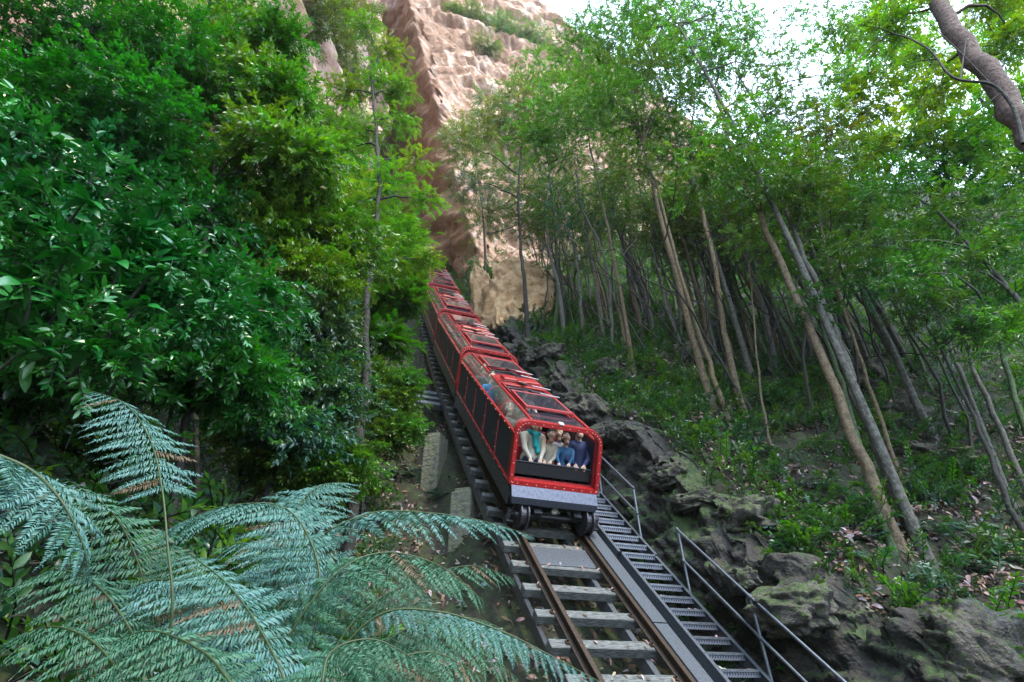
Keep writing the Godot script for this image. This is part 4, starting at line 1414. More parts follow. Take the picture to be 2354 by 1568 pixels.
func make_tree(called: String, label: String, cat: String, group: String, pts: Array, r0: float, r1: float, bark: String, clumps: Array, style: String, col: String, size: float, flat := 0.3, sides := 10) -> Node3D:
	var o := thing(called, label, cat, Transform3D.IDENTITY, group)
	var base: Vector3 = pts[0]
	o.position = base
	var rel := []
	for p in pts: rel.append(p - base)
	rel[0] -= Vector3(0, .35, 0)
	var path := smooth_path(rel, 5)
	var rr := []
	for i in path.size():
		var t := float(i) / (path.size() - 1)
		rr.append(lerpf(r0, r1, t) * (1.0 + .45 * pow(1.0 - t, 14.0)))
	var mb := MB.new()
	for i in path.size():
		path[i] += Vector3(rng.randfn(), 0, rng.randfn()) * (r0 * .10 + .012) * (1.0 if i > 0 else 0.0)
	mb.tube(path, rr, sides, true, .07, rng)
	put(mb, "trunk", M[bark], o)
	var local := []
	for q in clumps: local.append([q[0] - base, q[1], q[2]])
	for q in local:
		var best := path.size() - 1
		var bd := 1e9
		for i in range(path.size() / 3, path.size()):
			var dd: float = path[i].distance_to(q[0]) + maxf(0.0, path[i].y - q[0].y + .3) * 1.5
			if dd < bd:
				bd = dd
				best = i
		if path[best].distance_to(q[0]) > 0.25:
			limb(o, "branch", M[bark], path[best], q[0], minf(rr[best] * .75, .016 + .016 * bd))
			for e in 3:
				var d: Vector3 = Vector3(rng.randfn(), rng.randfn() * .6, rng.randfn()).normalized() * q[1] * .8
				limb(o, "twig", M[bark], path[best].lerp(q[0], rng.randf_range(.6, .95)), q[0] + d, .010, .05)
	if clumps.size():
		crown(o, local, style, col, size, flat)
	return o

# a list of photograph readings [x, y, offset in depth, radius, count] to clumps round the plane z
func clump_list(L: Array, z: float) -> Array:
	var out := []
	for q in L:
		out.append([at_z(q[0], q[1], z + q[2]), q[3], q[4]])
	return out

func build_right_trees() -> void:
	dens = 2.0
	# [label, bark, base px width, trunk readings, clumps, style, colour, spray size, flat]
	var T := [
		["dark sinuous forked tree left of the ochre outcrop", "bark_dark", 17, [[1215, 800], [1207, 660], [1196, 560], [1192, 430], [1200, 330]], [[1120, 300, 0, 1.6, 110], [1190, 250, 1, 1.6, 120], [1090, 420, 0, 1.3, 70], [1240, 330, -1, 1.5, 110], [1060, 330, 1, 1.2, 60]], "n", "pale", 1.3, .3],
		["slim dark green trunk right of the ochre outcrop", "bark_moss", 15, [[1272, 765], [1282, 640], [1275, 500], [1262, 380]], [[1250, 290, 0, 1.6, 120], [1310, 240, 1, 1.7, 130], [1210, 210, 1, 1.3, 80], [1300, 360, 0, 1.2, 80]], "s", "mid", 1.3, .3],
		["slender tan trunk behind the roof of the second car", "bark_tan", 13, [[1388, 770], [1368, 640], [1335, 510], [1310, 380]], [[1310, 190, 0, 1.7, 150], [1240, 150, 1, 1.4, 100], [1380, 260, 0, 1.4, 110]], "s", "bright", 1.3, .3],
		["reddish tan trunk standing beside the middle of the leading car", "bark_tan", 15, [[1463, 872], [1412, 600], [1378, 440], [1350, 300]], [[1330, 110, 0, 1.5, 120], [1420, 170, 0, 1.6, 140], [1380, 300, 0, 1.3, 90]], "s", "bright", 1.25, .3],
		["straight pale tan trunk, tallest above the front of the train", "bark_tan", 27, [[1642, 955], [1592, 770], [1530, 540], [1490, 380], [1450, 200]], [[1420, 90, 0, 1.3, 130], [1500, 150, .5, 1.3, 130], [1400, 220, .5, 1.2, 110], [1490, 280, 0, 1.2, 110], [1560, 330, 0, 1.0, 80]], "s", "mid", 1.15, .3],
		["leaning brown trunk just right of the pale tan one", "bark_tan", 20, [[1690, 1005], [1640, 865], [1585, 700], [1520, 470], [1480, 330]], [[1520, 60, 0, 1.1, 110], [1560, 230, 0, 1.1, 90], [1450, 380, 0, 1.1, 80]], "s", "olive", 1.1, .3],
		["orange tan trunk with a slight kink right of the brown one", "bark_tan", 24, [[1718, 980], [1672, 800], [1645, 620], [1610, 460], [1590, 330]], [[1590, 130, 0, 1.1, 80], [1640, 320, 0, 1.0, 80], [1680, 400, 0, .9, 60]], "s", "mid", 1.1, .3],
		["thickest pale trunk of the leaning clump at the right", "bark_tan", 44, [[2072, 1268], [1962, 1010], [1868, 770], [1780, 570], [1700, 390], [1650, 230]], [[1650, 150, 0, 1.0, 50], [1710, 330, .5, .9, 70], [1620, 400, 0, .9, 70], [1760, 420, .4, .8, 50]], "a", "mid", .8, .3],
		["second pale trunk of the leaning clump, right of the thickest", "bark_grey", 40, [[2122, 1272], [2015, 1035], [1940, 830], [1880, 660], [1815, 500], [1770, 330]], [[1780, 250, 0, 1.0, 45], [1860, 420, .5, .9, 80], [1900, 300, 0, .9, 40]], "a", "olive", .8, .3],
		["dark moss covered trunk at the left of the leaning clump", "bark_moss", 30, [[2042, 1268], [1985, 1060], [1935, 880], [1890, 760]], [[1880, 700, 0, .5, 30]], "a", "dark", .7, .3],
		["black branching limb that sweeps left above the leaning clump", "bark_dark", 17, [[1950, 960], [1830, 674], [1763, 520], [1790, 420], [1652, 268], [1541, 173], [1470, 70]], [[1470, 40, 0, .9, 90], [1560, 120, 0, .9, 90], [1480, 170, .3, .9, 90], [1600, 210, 0, .8, 70]], "a", "bright", .8, .3],
		["thin tan trunk just right of the leaning clump", "bark_tan", 15, [[2085, 1150], [2010, 920], [1950, 740], [1905, 600], [1880, 480]], [[1960, 480, 0, .9, 80], [1930, 600, 0, .8, 60]], "a", "mid", .8, .3],
		["thin brown sapling left of the leaning clump", "bark_tan", 10, [[1780, 1068], [1752, 920], [1735, 760], [1722, 600]], [[1730, 540, 0, .8, 60], [1790, 600, 0, .7, 40]], "s", "mid", 1.0, .5],
		["grey green trunk bent like an elbow on the far right slope", "bark_moss", 14, [[2150, 922], [2085, 760], [2040, 640], [1990, 500]], [[2010, 420, 0, 1.2, 110], [2080, 520, 0, 1.1, 90], [1960, 560, 0, 1.0, 70]], "a", "mid", 1.0, .3],
		["pale slender trunk at the right edge, leftmost of its group", "bark_grey", 20, [[2330, 1190], [2250, 960], [2180, 790], [2120, 640], [2070, 520]], [[2110, 560, 0, .7, 80], [2040, 640, 0, .6, 60], [2180, 640, 0, .7, 80]], "n", "emerald", .9, .3],
		["pale slender trunk at the right edge, second of its group", "bark_grey", 22, [[2390, 1200], [2300, 990], [2225, 810], [2190, 650], [2150, 500]], [[2200, 480, 0, .7, 80], [2270, 560, 0, .7, 90], [2140, 420, 0, .7, 80], [2320, 660, 0, .6, 70]], "n", "emerald", .9, .3],
		["dark stem crossing the pale group at the right edge", "bark_dark", 22, [[2380, 1290], [2300, 1120], [2240, 960], [2150, 780]], [[2120, 700, 0, .6, 50], [2230, 760, 0, .5, 50]], "n", "dark", .9, .3],
		["mossy trunk cut by the right edge of the picture", "bark_moss", 26, [[2420, 1150], [2345, 960], [2290, 760], [2250, 600]], [[2330, 420, 0, .8, 90], [2270, 330, 0, .8, 90], [2340, 560, 0, .6, 60]], "a", "emerald", .8, .3],
		["thin tan trunk slanting across the upper right canopy", "bark_tan", 22, [[2470, 800], [2330, 560], [2250, 445], [2160, 340], [2080, 240], [2020, 140]], [[2000, 60, 0, .8, 90], [2080, 120, .3, .8, 90], [1950, 180, 0, .8, 90], [2130, 230, .3, .8, 100], [2020, 330, 0, .8, 90]], "a", "lime", .9, .3]]
	for q in T:
		var px: Array = q[3]
		var b := hit_ground(px[0][0], px[0][1], 8.5 if px[0][0] > 2200 else 4.0, 38.0)
		var r0: float = q[2] * 0.5 * (b.dot(fwd)) / 1242.1 * .70
		var pts := [b]
		for k in range(1, px.size()):
			pts.append(at_z(px[k][0], px[k][1], b.z - 0.12 * k))
		make_tree("slender_tree", q[0], "tree", "trees on the right bank", pts, r0, r0 * .45, q[1], clump_list(q[4], b.z), q[5], q[6], q[7], q[8])
	# the big reddish trunk at the top right, with a dark climber
	var z := -5.6
	var pts := [at_z(2560, 640, z + .4), at_z(2440, 430, z + .2), at_z(2354, 285, z), at_z(2240, 130, z), at_z(2140, -20, z - .1), at_z(2040, -190, z - .1)]
	var gb := Vector3(pts[0].x + .5, ground(pts[0].x + .5, pts[0].z), pts[0].z)
	pts.push_front(gb)
	make_tree("leaning_tree", "thick smooth reddish trunk leaning across the top right corner", "tree", "", pts, .24, .13, "bark_red", clump_list([[2080, -40, -.2, .5, 40], [2280, 0, -1.2, .6, 70], [2330, 90, -1.2, .6, 70], [2040, 60, -.6, .6, 50], [2340, 20, -1.6, .7, 80], [2160, 200, -1.2, .6, 50]], z), "a", "lime", .8, .3, 16)
	var vn := MB.new()
	var vp := smooth_path([at_z(2352, 330, z + .22), at_z(2330, 250, z + .24), at_z(2280, 195, z + .25), at_z(2190, 178, z + .2), at_z(2130, 110, z + .1), at_z(2040, 80, z - .1), at_z(1960, 150, z - .2)], 5)
	var vr := []
	for i in vp.size(): vr.append(lerpf(.035, .008, float(i) / vp.size()))
	vn.tube(vp, vr, 7)
	for e in [[10, 2110, 30], [14, 2230, 20], [18, 2080, 150], [24, 1990, 60], [8, 2220, 280]]:
		vn.tube(smooth_path([vp[e[0]], vp[e[0]].lerp(at_z(e[1], e[2], z), .5) + Vector3(.03, .05, 0), at_z(e[1], e[2], z)], 4), [.014, .013, .012, .011, .010, .009, .008, .006, .004], 5)
	tag(put(vn, "climbing_vine", M.bark_dark), "dark twisted bough in front of the thick reddish trunk", "vine")
	# canopy in the upper right
	var C := [
		["yellow green canopy at the top right, behind the thick reddish trunk", -9.5, "a", "lime", 1.0, [[2150, 130, 0, 1.1, 120], [2280, 250, 0, 1.2, 140], [2080, 330, 0, 1.0, 110], [2200, 330, 0, 1.1, 130], [2330, 380, 0, 1.1, 120], [2000, 230, 0, .9, 80], [2340, 60, -1, 1.3, 140], [1930, 110, -1, 1.0, 60], [2060, 60, -1, 1.1, 90]]],
		["deep green canopy at the right edge, below the slanting tan trunk", -8.5, "n", "mid", .9, [[2150, 480, 0, .9, 60], [2280, 500, 0, 1.0, 70], [2050, 430, 0, .9, 60], [2340, 620, 0, .9, 50], [2200, 600, 0, .8, 45], [2100, 640, .5, .7, 30], [2310, 760, .5, .7, 30], [1990, 560, 0, .8, 35]]],
		["tall green crown high above the pale tan trunks", -15.0, "s", "bright", 1.2, [[1450, 40, 0, 1.6, 150], [1560, 20, 0, 1.5, 100], [1350, 60, 0, 1.4, 120], [1640, 60, -1, 1.3, 40], [1380, 190, 1, 1.6, 170], [1280, 260, 1, 1.5, 150], [1220, 320, 0, 1.2, 90], [1480, 330, 1, 1.3, 120]]],
		["thin grey green crown between the cliff and the trunks", -23.0, "n", "pale", 1.4, [[1090, 330, 0, 1.8, 90], [1180, 420, 0, 2.0, 120], [1290, 470, 0, 2.0, 130], [1140, 250, -1, 1.6, 70], [1120, 500, 0, 1.5, 70], [1380, 520, 0, 1.8, 120]]],
		["lacy grey green foliage between the trunks behind the leaning clump", -17.0, "s", "pale", 1.0, [[1560, 470, 0, 1.5, 45], [1660, 520, 0, 1.4, 45], [1740, 560, 0, 1.3, 40], [1830, 600, 0, 1.3, 45], [1900, 640, 0, 1.3, 50], [1980, 700, 0, 1.3, 50], [1480, 500, 0, 1.4, 40]]],
		["high backlit yellow green canopy over the gap of sky", -9.0, "a", "bright", .75, [[1560, 60, 0, .8, 34], [1640, 130, 0, .7, 30], [1720, 60, 0, .8, 26], [1800, 150, 0, .7, 20], [1850, 40, 0, .8, 20], [1950, 60, 0, .8, 40], [1980, 170, 0, .8, 45], [1900, 270, 0, .6, 30], [1950, 360, 0, .7, 45], [1680, 260, 0, .6, 30], [1780, 360, 0, .6, 26], [1480, -20, 0, .9, 40], [1660, -30, 0, .9, 30], [2050, -10, 0, .9, 60], [1860, 430, 0, .6, 36]]],
		["broken canopy in front of the bright gap of sky", -12.0, "s", "mid", 1.1, [[1700, 180, 0, 1.0, 45], [1640, 90, 0, 1.0, 45], [1760, 280, 0, .9, 50], [1770, 150, 0, 1.0, 28], [1850, 120, 0, 1.0, 22], [1740, 40, 0, 1.2, 26], [1900, 40, 0, 1.2, 26], [1830, 280, 0, .9, 30], [1880, 230, 0, .8, 40], [1820, 380, 0, .9, 60], [1910, 400, 0, .9, 70], [1700, 60, 0, .8, 25], [1960, 480, 0, .9, 90], [1600, 30, 1, 1.1, 60], [1690, 110, 1, 1.0, 45], [1810, 60, 1, 1.0, 24], [1900, 320, 0, .8, 40], [1800, 200, 1, .8, 24], [1850, 450, 0, .9, 60]]]]
	for q in C:
		var tops := clump_list(q[5], q[1])
		var c0: Vector3 = tops[0][0]
		var gp := Vector3(c0.x + 1.2, ground(c0.x + 1.2, c0.z), c0.z)
		make_tree("canopy_tree", q[0], "tree", "trees on the right bank", [gp, gp.lerp(c0, .5) + Vector3(.3, 0, 0), c0], .09, .03, "bark_grey", tops, q[2], q[3], q[4], .3)
	# the crowd of thin trees up the slope
	for k in 112:
		var x := rng.randf_range(1235, 2150)
		var y := lerpf(705, 860, (x - 1235) / 915.0) + rng.randf_range(-40, 75)
		var b := hit_ground(x, y, 9.0, 34.0)
		if b.length() > 33.0: continue
		var h := rng.randf_range(6.0, 10.0)
		var ln := Vector3(rng.randf_range(-.14, .02), 1, rng.randf_range(-.05, .12))
		var top := b + ln * h
		var mid := b + ln * h * .5 + Vector3(rng.randf_range(-.45, .45), 0, rng.randf_range(-.4, .4))
		var cl := []
		for e in 3:
			cl.append([top + Vector3(rng.randf_range(-1.2, 1.2), rng.randf_range(-2.6, .6), rng.randf_range(-1, 1)), rng.randf_range(.8, 1.4), 17])
		var r0 := rng.randf_range(.045, .10)
		make_tree("thin_tree", thin_label(x, y, r0, k % 5), "tree", "thin trees up the right slope", [b, b.lerp(mid, .5) + Vector3(rng.randf_range(-.2, .2), 0, rng.randf_range(-.2, .2)), mid, mid.lerp(top, .5) + Vector3(rng.randf_range(-.25, .25), 0, 0), top], r0, r0 * .4, ["bark_tan", "bark_grey", "bark_dark", "bark_moss", "bark_grey"][k % 5], cl, "s", ["mid", "pale", "blue", "olive"][k % 4], 1.0, .3, 7)

func crooked(o: Node3D, a: Vector3, dir: Vector3, ln: float, r: float, depth: int, m: Material) -> void:
	var pts := [a]
	var rr := [r]
	var d := dir.normalized()
	var p := a
	for i in 8:
		d = (d + Vector3(rng.randfn(), rng.randfn() * .4 + .12, rng.randfn()) * .22).normalized()
		p += d * ln / 8.0
		pts.append(p)
		rr.append(maxf(.005, r * (1.0 - .08 * i)))
		if depth > 0 and i in [3, 5, 6]:
			crooked(o, p, d + Vector3(rng.randfn(), .2, rng.randfn()) * .8, ln * rng.randf_range(.35, .6), r * .55, depth - 1, m)
	var mb := MB.new()
	mb.tube(pts, rr, 6, false)
	put(mb, "trunk" if a == Vector3.ZERO else "branch", m, o)

func build_crooked() -> void:
	var spots := [[1235, 770], [1300, 760], [1345, 800], [1420, 790], [1500, 850], [1545, 820], [1580, 900], [1610, 880], [1665, 940], [1700, 900], [1745, 985], [1800, 930], [1850, 900], [1885, 1010], [1925, 900], [1990, 960], [2060, 890], [2100, 1000], [2200, 1040], [2265, 1120], [1470, 800], [1760, 840]]
	for q in spots:
		var b := hit_ground(q[0], q[1], 5.0, 34.0)
		var o := thing("crooked_sapling", "dark crooked forking stem " + thin_label(q[0], q[1], 0.0, 2).split(" trunk ")[1], "sapling", Transform3D(Basis.IDENTITY, b), "dark crooked stems in the wood")
		crooked(o, Vector3.ZERO, Vector3(rng.randf_range(-.25, .1), 1, rng.randf_range(-.1, .15)), rng.randf_range(4.0, 7.0), rng.randf_range(.028, .05), 2, M.bark_dark)

func place(x: float, y: float) -> String:
	if x < 900: return "behind the centre fern"
	if x < 1150: return "beside the concrete pier"
	if y > 1330: return "in the bottom right"
	if y > 1230: return "below the leaning clump" if x > 2140 else "just under the leaning clump"
	if y > 1100: return "right of the leaning clump" if x > 2080 else ("above the lower handrail" if x < 1880 else "left of the fallen log")
	if x < 1330: return "below the ochre outcrop"
	if x < 1480: return "above the second car"
	if x < 1600: return "above the leading car"
	if x < 1720: return "at the foot of the tan trunks"
	if x < 1850: return "beside the brown sapling"
	return "between the sapling and the leaning clump"

func in_frame(p: Vector3, r: float) -> bool:
	var d := p.dot(fwd)
	if d < -r: return false
	d = maxf(d, .3)
	return absf(p.x) - r < d * .98 and absf(p.dot(upv)) - r < d * .66

func thin_label(x: float, y: float, r: float, b: int) -> String:
	var spots := [[1320, "uphill of the ochre outcrop"], [1400, "above the roof of the second car"], [1480, "behind the reddish tan trunk"], [1560, "left of the straight pale tan trunk"], [1650, "behind the straight pale tan trunk"], [1740, "right of the orange tan trunk"], [1830, "left of the leaning clump"], [1930, "behind the leaning clump"], [2030, "right of the leaning clump"], [2130, "near the elbow bent trunk"], [9999, "towards the right edge"]]
	var where := ""
	for q in spots:
		if x < q[0]:
			where = q[1]
			break
	return "%s %s trunk %s, %s" % ["thicker" if r > .075 else "thin", ["tan", "grey", "dark", "mossy", "pale grey"][b], where, "higher up the slope" if y < lerpf(705, 860, (x - 1235) / 915.0) + 15 else "lower on the slope"]

func back_trees() -> void:
	# unseen trees added behind and beside the viewpoint to shade the gully floor
	dens = 1.0
	for k in 16:
		var a := TAU * k / 16.0 + .2
		var dirv := Vector3(sin(a), 0, cos(a))
		if dirv.dot(H) > 0.45: continue
		var b := dirv * rng.randf_range(7.0, 11.0)
		b.y = ground(b.x, b.z)
		var h := rng.randf_range(9.0, 13.0)
		var top := b + Vector3(rng.randf_range(-.6, .6), h, rng.randf_range(-.6, .6))
		var cl := []
		for e in 9:
			var cp: Vector3 = b.lerp(top, rng.randf_range(.35, 1.0)) + Vector3(rng.randf_range(-2, 2), 0, rng.randf_range(-2, 2))
			if not in_frame(cp, 3.2): cl.append([cp, rng.randf_range(1.2, 1.9), 90])
		if cl.size() < 3 or in_frame(b, 1.0) or in_frame(b.lerp(top, .5), 1.0): continue
		make_tree("shade_tree", "unseen forest tree added behind the viewpoint for its shade", "tree", "added shade trees behind the viewpoint", [b, b.lerp(top, .5), top], .14, .05, "bark_grey", cl, "s", "mid", 2.0, .3)

func left_plant(label: String, z: float, clumps: Array, style: String, col: String, size: float, flat := .3, r := .05, bark := "bark_dark") -> void:
	var tops := clump_list(clumps, z)
	var low: Vector3 = tops[0][0]
	for q in tops:
		if q[0].y < low.y: low = q[0]
	var hi: Vector3 = tops[0][0]
	for q in tops:
		if q[0].y > hi.y: hi = q[0]
	var gp := Vector3(low.x - .2, ground(low.x - .2, low.z), low.z)
	var mid := gp.lerp(hi, .5) + Vector3(rng.randf_range(-.2, .2), 0, 0)
	make_tree("leafy_tree", label, "tree", "trees and bushes left of the track", [gp, mid, hi], r, r * .35, bark, tops, style, col, size, flat)

func build_left_trees() -> void:
	dens = 3.4
	left_plant("dense green tree filling the top left corner", -5.2, [[60, 120, 0, 1.0, 150], [220, 60, 0, 1.0, 150], [380, 110, 0, .9, 140], [140, 250, .2, .9, 130], [320, 250, .2, .8, 120], [30, 330, .3, .8, 100]], "a", "emerald", .70)
	left_plant("bright yellow green tree in front of the mossy cliff", -6.0, [[640, 90, 0, .55, 110], [590, 190, 0, .6, 110], [655, 220, 0, .55, 110], [520, 100, 0, .7, 110], [610, 330, 0, .6, 110], [690, 360, 0, .6, 110], [480, 220, 0, .7, 100], [540, 20, -.5, .7, 80]], "a", "bright", .66)
	left_plant("mid green bush below the bright yellow green tree", -7.0, [[560, 430, 0, .8, 130], [700, 470, 0, .8, 140], [450, 360, 0, .8, 100], [640, 560, 0, .8, 130], [780, 560, -.5, .8, 120], [720, 640, 0, .7, 110]], "a", "mid", .68)
	left_plant("dim inner tree deep in the shade at the left", -6.5, [[260, 380, 0, 1.0, 110], [380, 450, 0, .9, 110], [120, 480, 0, 1.0, 110], [480, 530, 0, .8, 100], [250, 560, 0, .9, 90]], "a", "emerald", .72, .3, .06)
	left_plant("deep green bush behind the upper fern", -5.0, [[420, 700, 0, .55, 110], [520, 760, 0, .5, 100], [330, 800, 0, .5, 90], [460, 860, 0, .5, 90], [560, 880, 0, .45, 80], [580, 700, 0, .5, 90]], "a", "emerald", .62)
	left_plant("glossy blue green bush left of the thin stemmed tree", -7.5, [[640, 760, 0, .7, 130], [740, 760, 0, .7, 120], [690, 870, 0, .7, 120], [760, 920, 0, .6, 90], [620, 950, .4, .6, 90], [700, 1010, .4, .5, 80], [600, 830, 0, .6, 90]], "a", "blue", .66)
	left_plant("leafy tree with pale glints beside the second car", -12.5, [[860, 640, 0, .9, 120], [915, 600, 0, .7, 110], [815, 720, 0, .9, 130], [915, 690, 0, .6, 100], [880, 780, 0, .7, 110], [930, 540, -1, .6, 70], [790, 620, 0, 1.0, 120], [940, 650, 0, .4, 60]], "f", "mid", .9, .5)
	left_plant("yellow green bush between the thin stem and the concrete pier", -10.5, [[900, 930, 0, .55, 140], [930, 880, 0, .4, 90], [880, 1010, 0, .5, 120], [935, 990, 0, .35, 70], [860, 870, 0, .5, 90]], "s", "mid", .8, .4, .03)
	left_plant("low dark shrub on the ground behind the centre fern", -7.5, [[700, 1090, 0, .45, 70], [620, 1060, 0, .45, 70], [790, 1070, -.5, .5, 80], [560, 1000, 0, .4, 60]], "s", "mid", 1.0)
	left_plant("tall back tree under the left cliff", -14.0, [[760, 330, 0, 1.3, 150], [700, 260, 0, 1.2, 120], [820, 420, 0, 1.1, 110], [850, 510, 0, 1.0, 100], [800, 500, 0, 1.2, 120]], "s", "mid", 1.3, .3, .09)
	left_plant("shaded bush low at the left edge", -4.0, [[60, 640, 0, .5, 80], [150, 740, 0, .5, 80], [40, 820, 0, .5, 70], [220, 680, 0, .5, 80]], "a", "emerald", .8)
	# the thin stemmed tree with level tiers of light leaves
	var b := at_z(832, 1085, -9.2)
	b.y = minf(b.y, ground(b.x, b.z))
	var pts := [b]
	var k := 1
	for q in [[838, 900], [842, 700], [862, 590], [872, 430], [862, 280], [850, 150]]:
		pts.append(at_z(q[0], q[1], b.z - .03 * k))
		k += 1
	make_tree("thin_stemmed_tree", "thin dark stemmed tree with level tiers of light green leaves", "tree", "", pts, .10, .028, "bark_dark", clump_list([[840, 60, -.45, .5, 40], [900, 120, -.45, .5, 40], [920, 210, -.45, .5, 50], [880, 190, -.45, .6, 60], [800, 210, -.45, .6, 60], [930, 280, -.45, .5, 24], [840, 300, -.45, .7, 80], [960, 370, -.45, .5, 24], [780, 350, -.45, .7, 80], [890, 420, -.45, .7, 60], [975, 460, -.45, .45, 22], [820, 470, -.45, .8, 100], [930, 540, -.45, .6, 50], [760, 560, -.45, .7, 80], [985, 600, -.45, .35, 22], [860, 600, -.45, .8, 90]], b.z), "s", "lime", .75, .45, 8)
	# bare leaning trunks low at the left edge
	for q in [[[20, 985], [70, 900], [130, 840], "bark_grey", "pale bare trunk leaning right at the left edge"], [[-20, 1060], [40, 950], [95, 870], "bark_dark", "dark bare trunk beside the pale one at the left edge"]]:
		var z := -4.4
		var p0 := at_z(q[0][0], q[0][1], z)
		make_tree("leaning_tree", q[4], "tree", "", [Vector3(p0.x - .5, p0.y - 1.2, z), p0, at_z(q[1][0], q[1][1], z), at_z(q[2][0], q[2][1], z), at_z(q[2][0] + 60, q[2][1] - 140, z)], .075, .04, q[3], [], "a", "dark", 1)
	# tufts on the cliffs
	for q in [[760, 60, -27.0, "moss and bushes on the top of the left cliff", [[760, 60, 0, 2.2, 160], [700, 20, 0, 2.0, 130], [820, 40, 0, 1.6, 110], [840, 130, 0, 1.5, 90], [790, 170, 0, 1.5, 90]], "olive"], [0, 0, -40.0, "grassy bushes on the high ledge of the great cliff", [[1080, 40, 0, 2.0, 90], [1150, 70, 0, 2.4, 110], [1220, 90, 0, 2.4, 110], [1120, 110, 0, 1.8, 80], [1040, 30, 0, 1.2, 40]], "pale"]]:
		var cl := []
		for c in q[4]:
			var r := vray(c[0], c[1])
			var d := 12.0
			if q[5] == "pale":
				while d < 140.0 and uv_of(r * d).x < edge_at((r * d).y).x - 0.6: d += 0.3
			else:
				while d < 90.0 and uv_of(r * d).y - lerpf(-15.5, -6.4, clampf((uv_of(r * d).x + 6.0) / 35.0, 0, 1)) > 1.2: d += 0.3
			cl.append([r * d, c[3], c[4]])
		var o := thing("cliff_shrub", q[3], "shrub", Transform3D(Basis.IDENTITY, cl[0][0]))
		var rel := []
		for c in cl: rel.append([c[0] - cl[0][0], c[1], c[2]])
		for c in rel: limb(o, "branch", M.bark_dark, c[0] - Vector3(0, 1.2, 1.0), c[0], .06)
		crown(o, rel, "n", q[5], 2.0)

# the near broad leaved shrub: every leaf its own piece
func build_near_shrub() -> void:
	var o := thing("broad_leaved_shrub", "near shrub with large glossy emerald leaves at the left edge", "shrub")
	var z := -2.5
	var base := at_z(-160, 1150, z)
	o.position = base
	var leaves := []
	for k in 5:
		var mb := MB.new()
		var g := [0.8, 1.0, 1.2, 0.9, 1.1][k] as float
		mb.col = Color(.012 * g * (1.0 + k * .15), .135 * g, .026 * g)
		mb.leaf(Transform3D(Basis.IDENTITY, Vector3.ZERO), 1.0, [.34, .38, .30, .42, .36][k], 7, [.18, .3, .1, .25, .4][k], [.15, .3, .05, .42, .22][k])
		leaves.append(mb.mesh())
	var tips := [[60, 280, -.4], [140, 330, 0], [230, 350, 0], [310, 400, .2], [380, 470, 0], [90, 420, .2], [200, 460, .3], [300, 520, 0], [430, 560, -.3], [60, 520, .3], [160, 580, .3], [270, 600, .2], [370, 620, 0], [480, 640, -.5], [50, 650, .4], [140, 690, .3], [250, 700, .2], [340, 700, .1], [430, 740, -.3], [560, 690, -.8], [90, 800, .3], [210, 800, .2], [310, 820, 0], [520, 800, -.7], [620, 660, -1.0], [30, 250, -.6]]
	for q in tips:
		var tip: Vector3 = at_z(q[0], q[1], z - .3 + q[2]) - base
		var from := tip + Vector3(rng.randf_range(-.30, -.05), rng.randf_range(-.22, -.10), rng.randf_range(-.3, -.1))
		var pts := []
		var rr := []
		for i in 6:
			var t := i / 5.0
			pts.append(from.lerp(tip, t) + Vector3(0, sin(t * PI) * .07, 0))
			rr.append(lerpf(.012, .004, t))
		var mb := MB.new()
		mb.tube(pts, rr, 6, false)
		put(mb, "branch", M.bark_dark, o)
		var dir: Vector3 = (pts[5] - pts[3]).normalized()
		for i in 10:
			var t := 1.0 if i < 6 else rng.randf_range(.55, .9)
			var p: Vector3 = pts[3].lerp(pts[5], clampf((t - .5) * 2.0, 0, 1))
			var a := TAU * i / 6.0 + rng.randf() * .6
			var rad := Vector3(cos(a), rng.randf_range(-.45, .35), sin(a))
			var ox := (rad + dir * .35 + Vector3(0, -.1, 0)).normalized()
			var up := (Vector3.UP + Vector3(rng.randfn(), 0, rng.randfn()) * .35 + Vector3(0, 0, .35)).normalized()
			var oz := ox.cross(up).normalized()
			var sc := rng.randf_range(.11, .19)
			obj("leaf", leaves[rng.randi() % 5], M.leaf_gloss, o, Transform3D(Basis(ox * sc, oz.cross(ox) * sc, oz * sc), p))
	crown(o, [[at_z(120, 500, z - .8) - base, .45, 60], [at_z(300, 640, z - .8) - base, .45, 60], [at_z(150, 720, z - .6) - base, .4, 50], [at_z(420, 650, z - 1.1) - base, .45, 60], [at_z(60, 330, z - 1.0) - base, .45, 60]], "b", "emerald", .75, .3, "leaf_gloss", "inner_foliage")
	crown(o, [[at_z(200, 400, z - .5) - base, .5, 70], [at_z(380, 560, z - .6) - base, .5, 70], [at_z(100, 620, z - .3) - base, .5, 70], [at_z(460, 720, z - .8) - base, .45, 70], [at_z(240, 800, z - .3) - base, .4, 60]], "a", "emerald", .55, .3, "leaf_gloss", "fine_foliage")

# ---------------------------------------------------------------- ferns
var pinnae := []

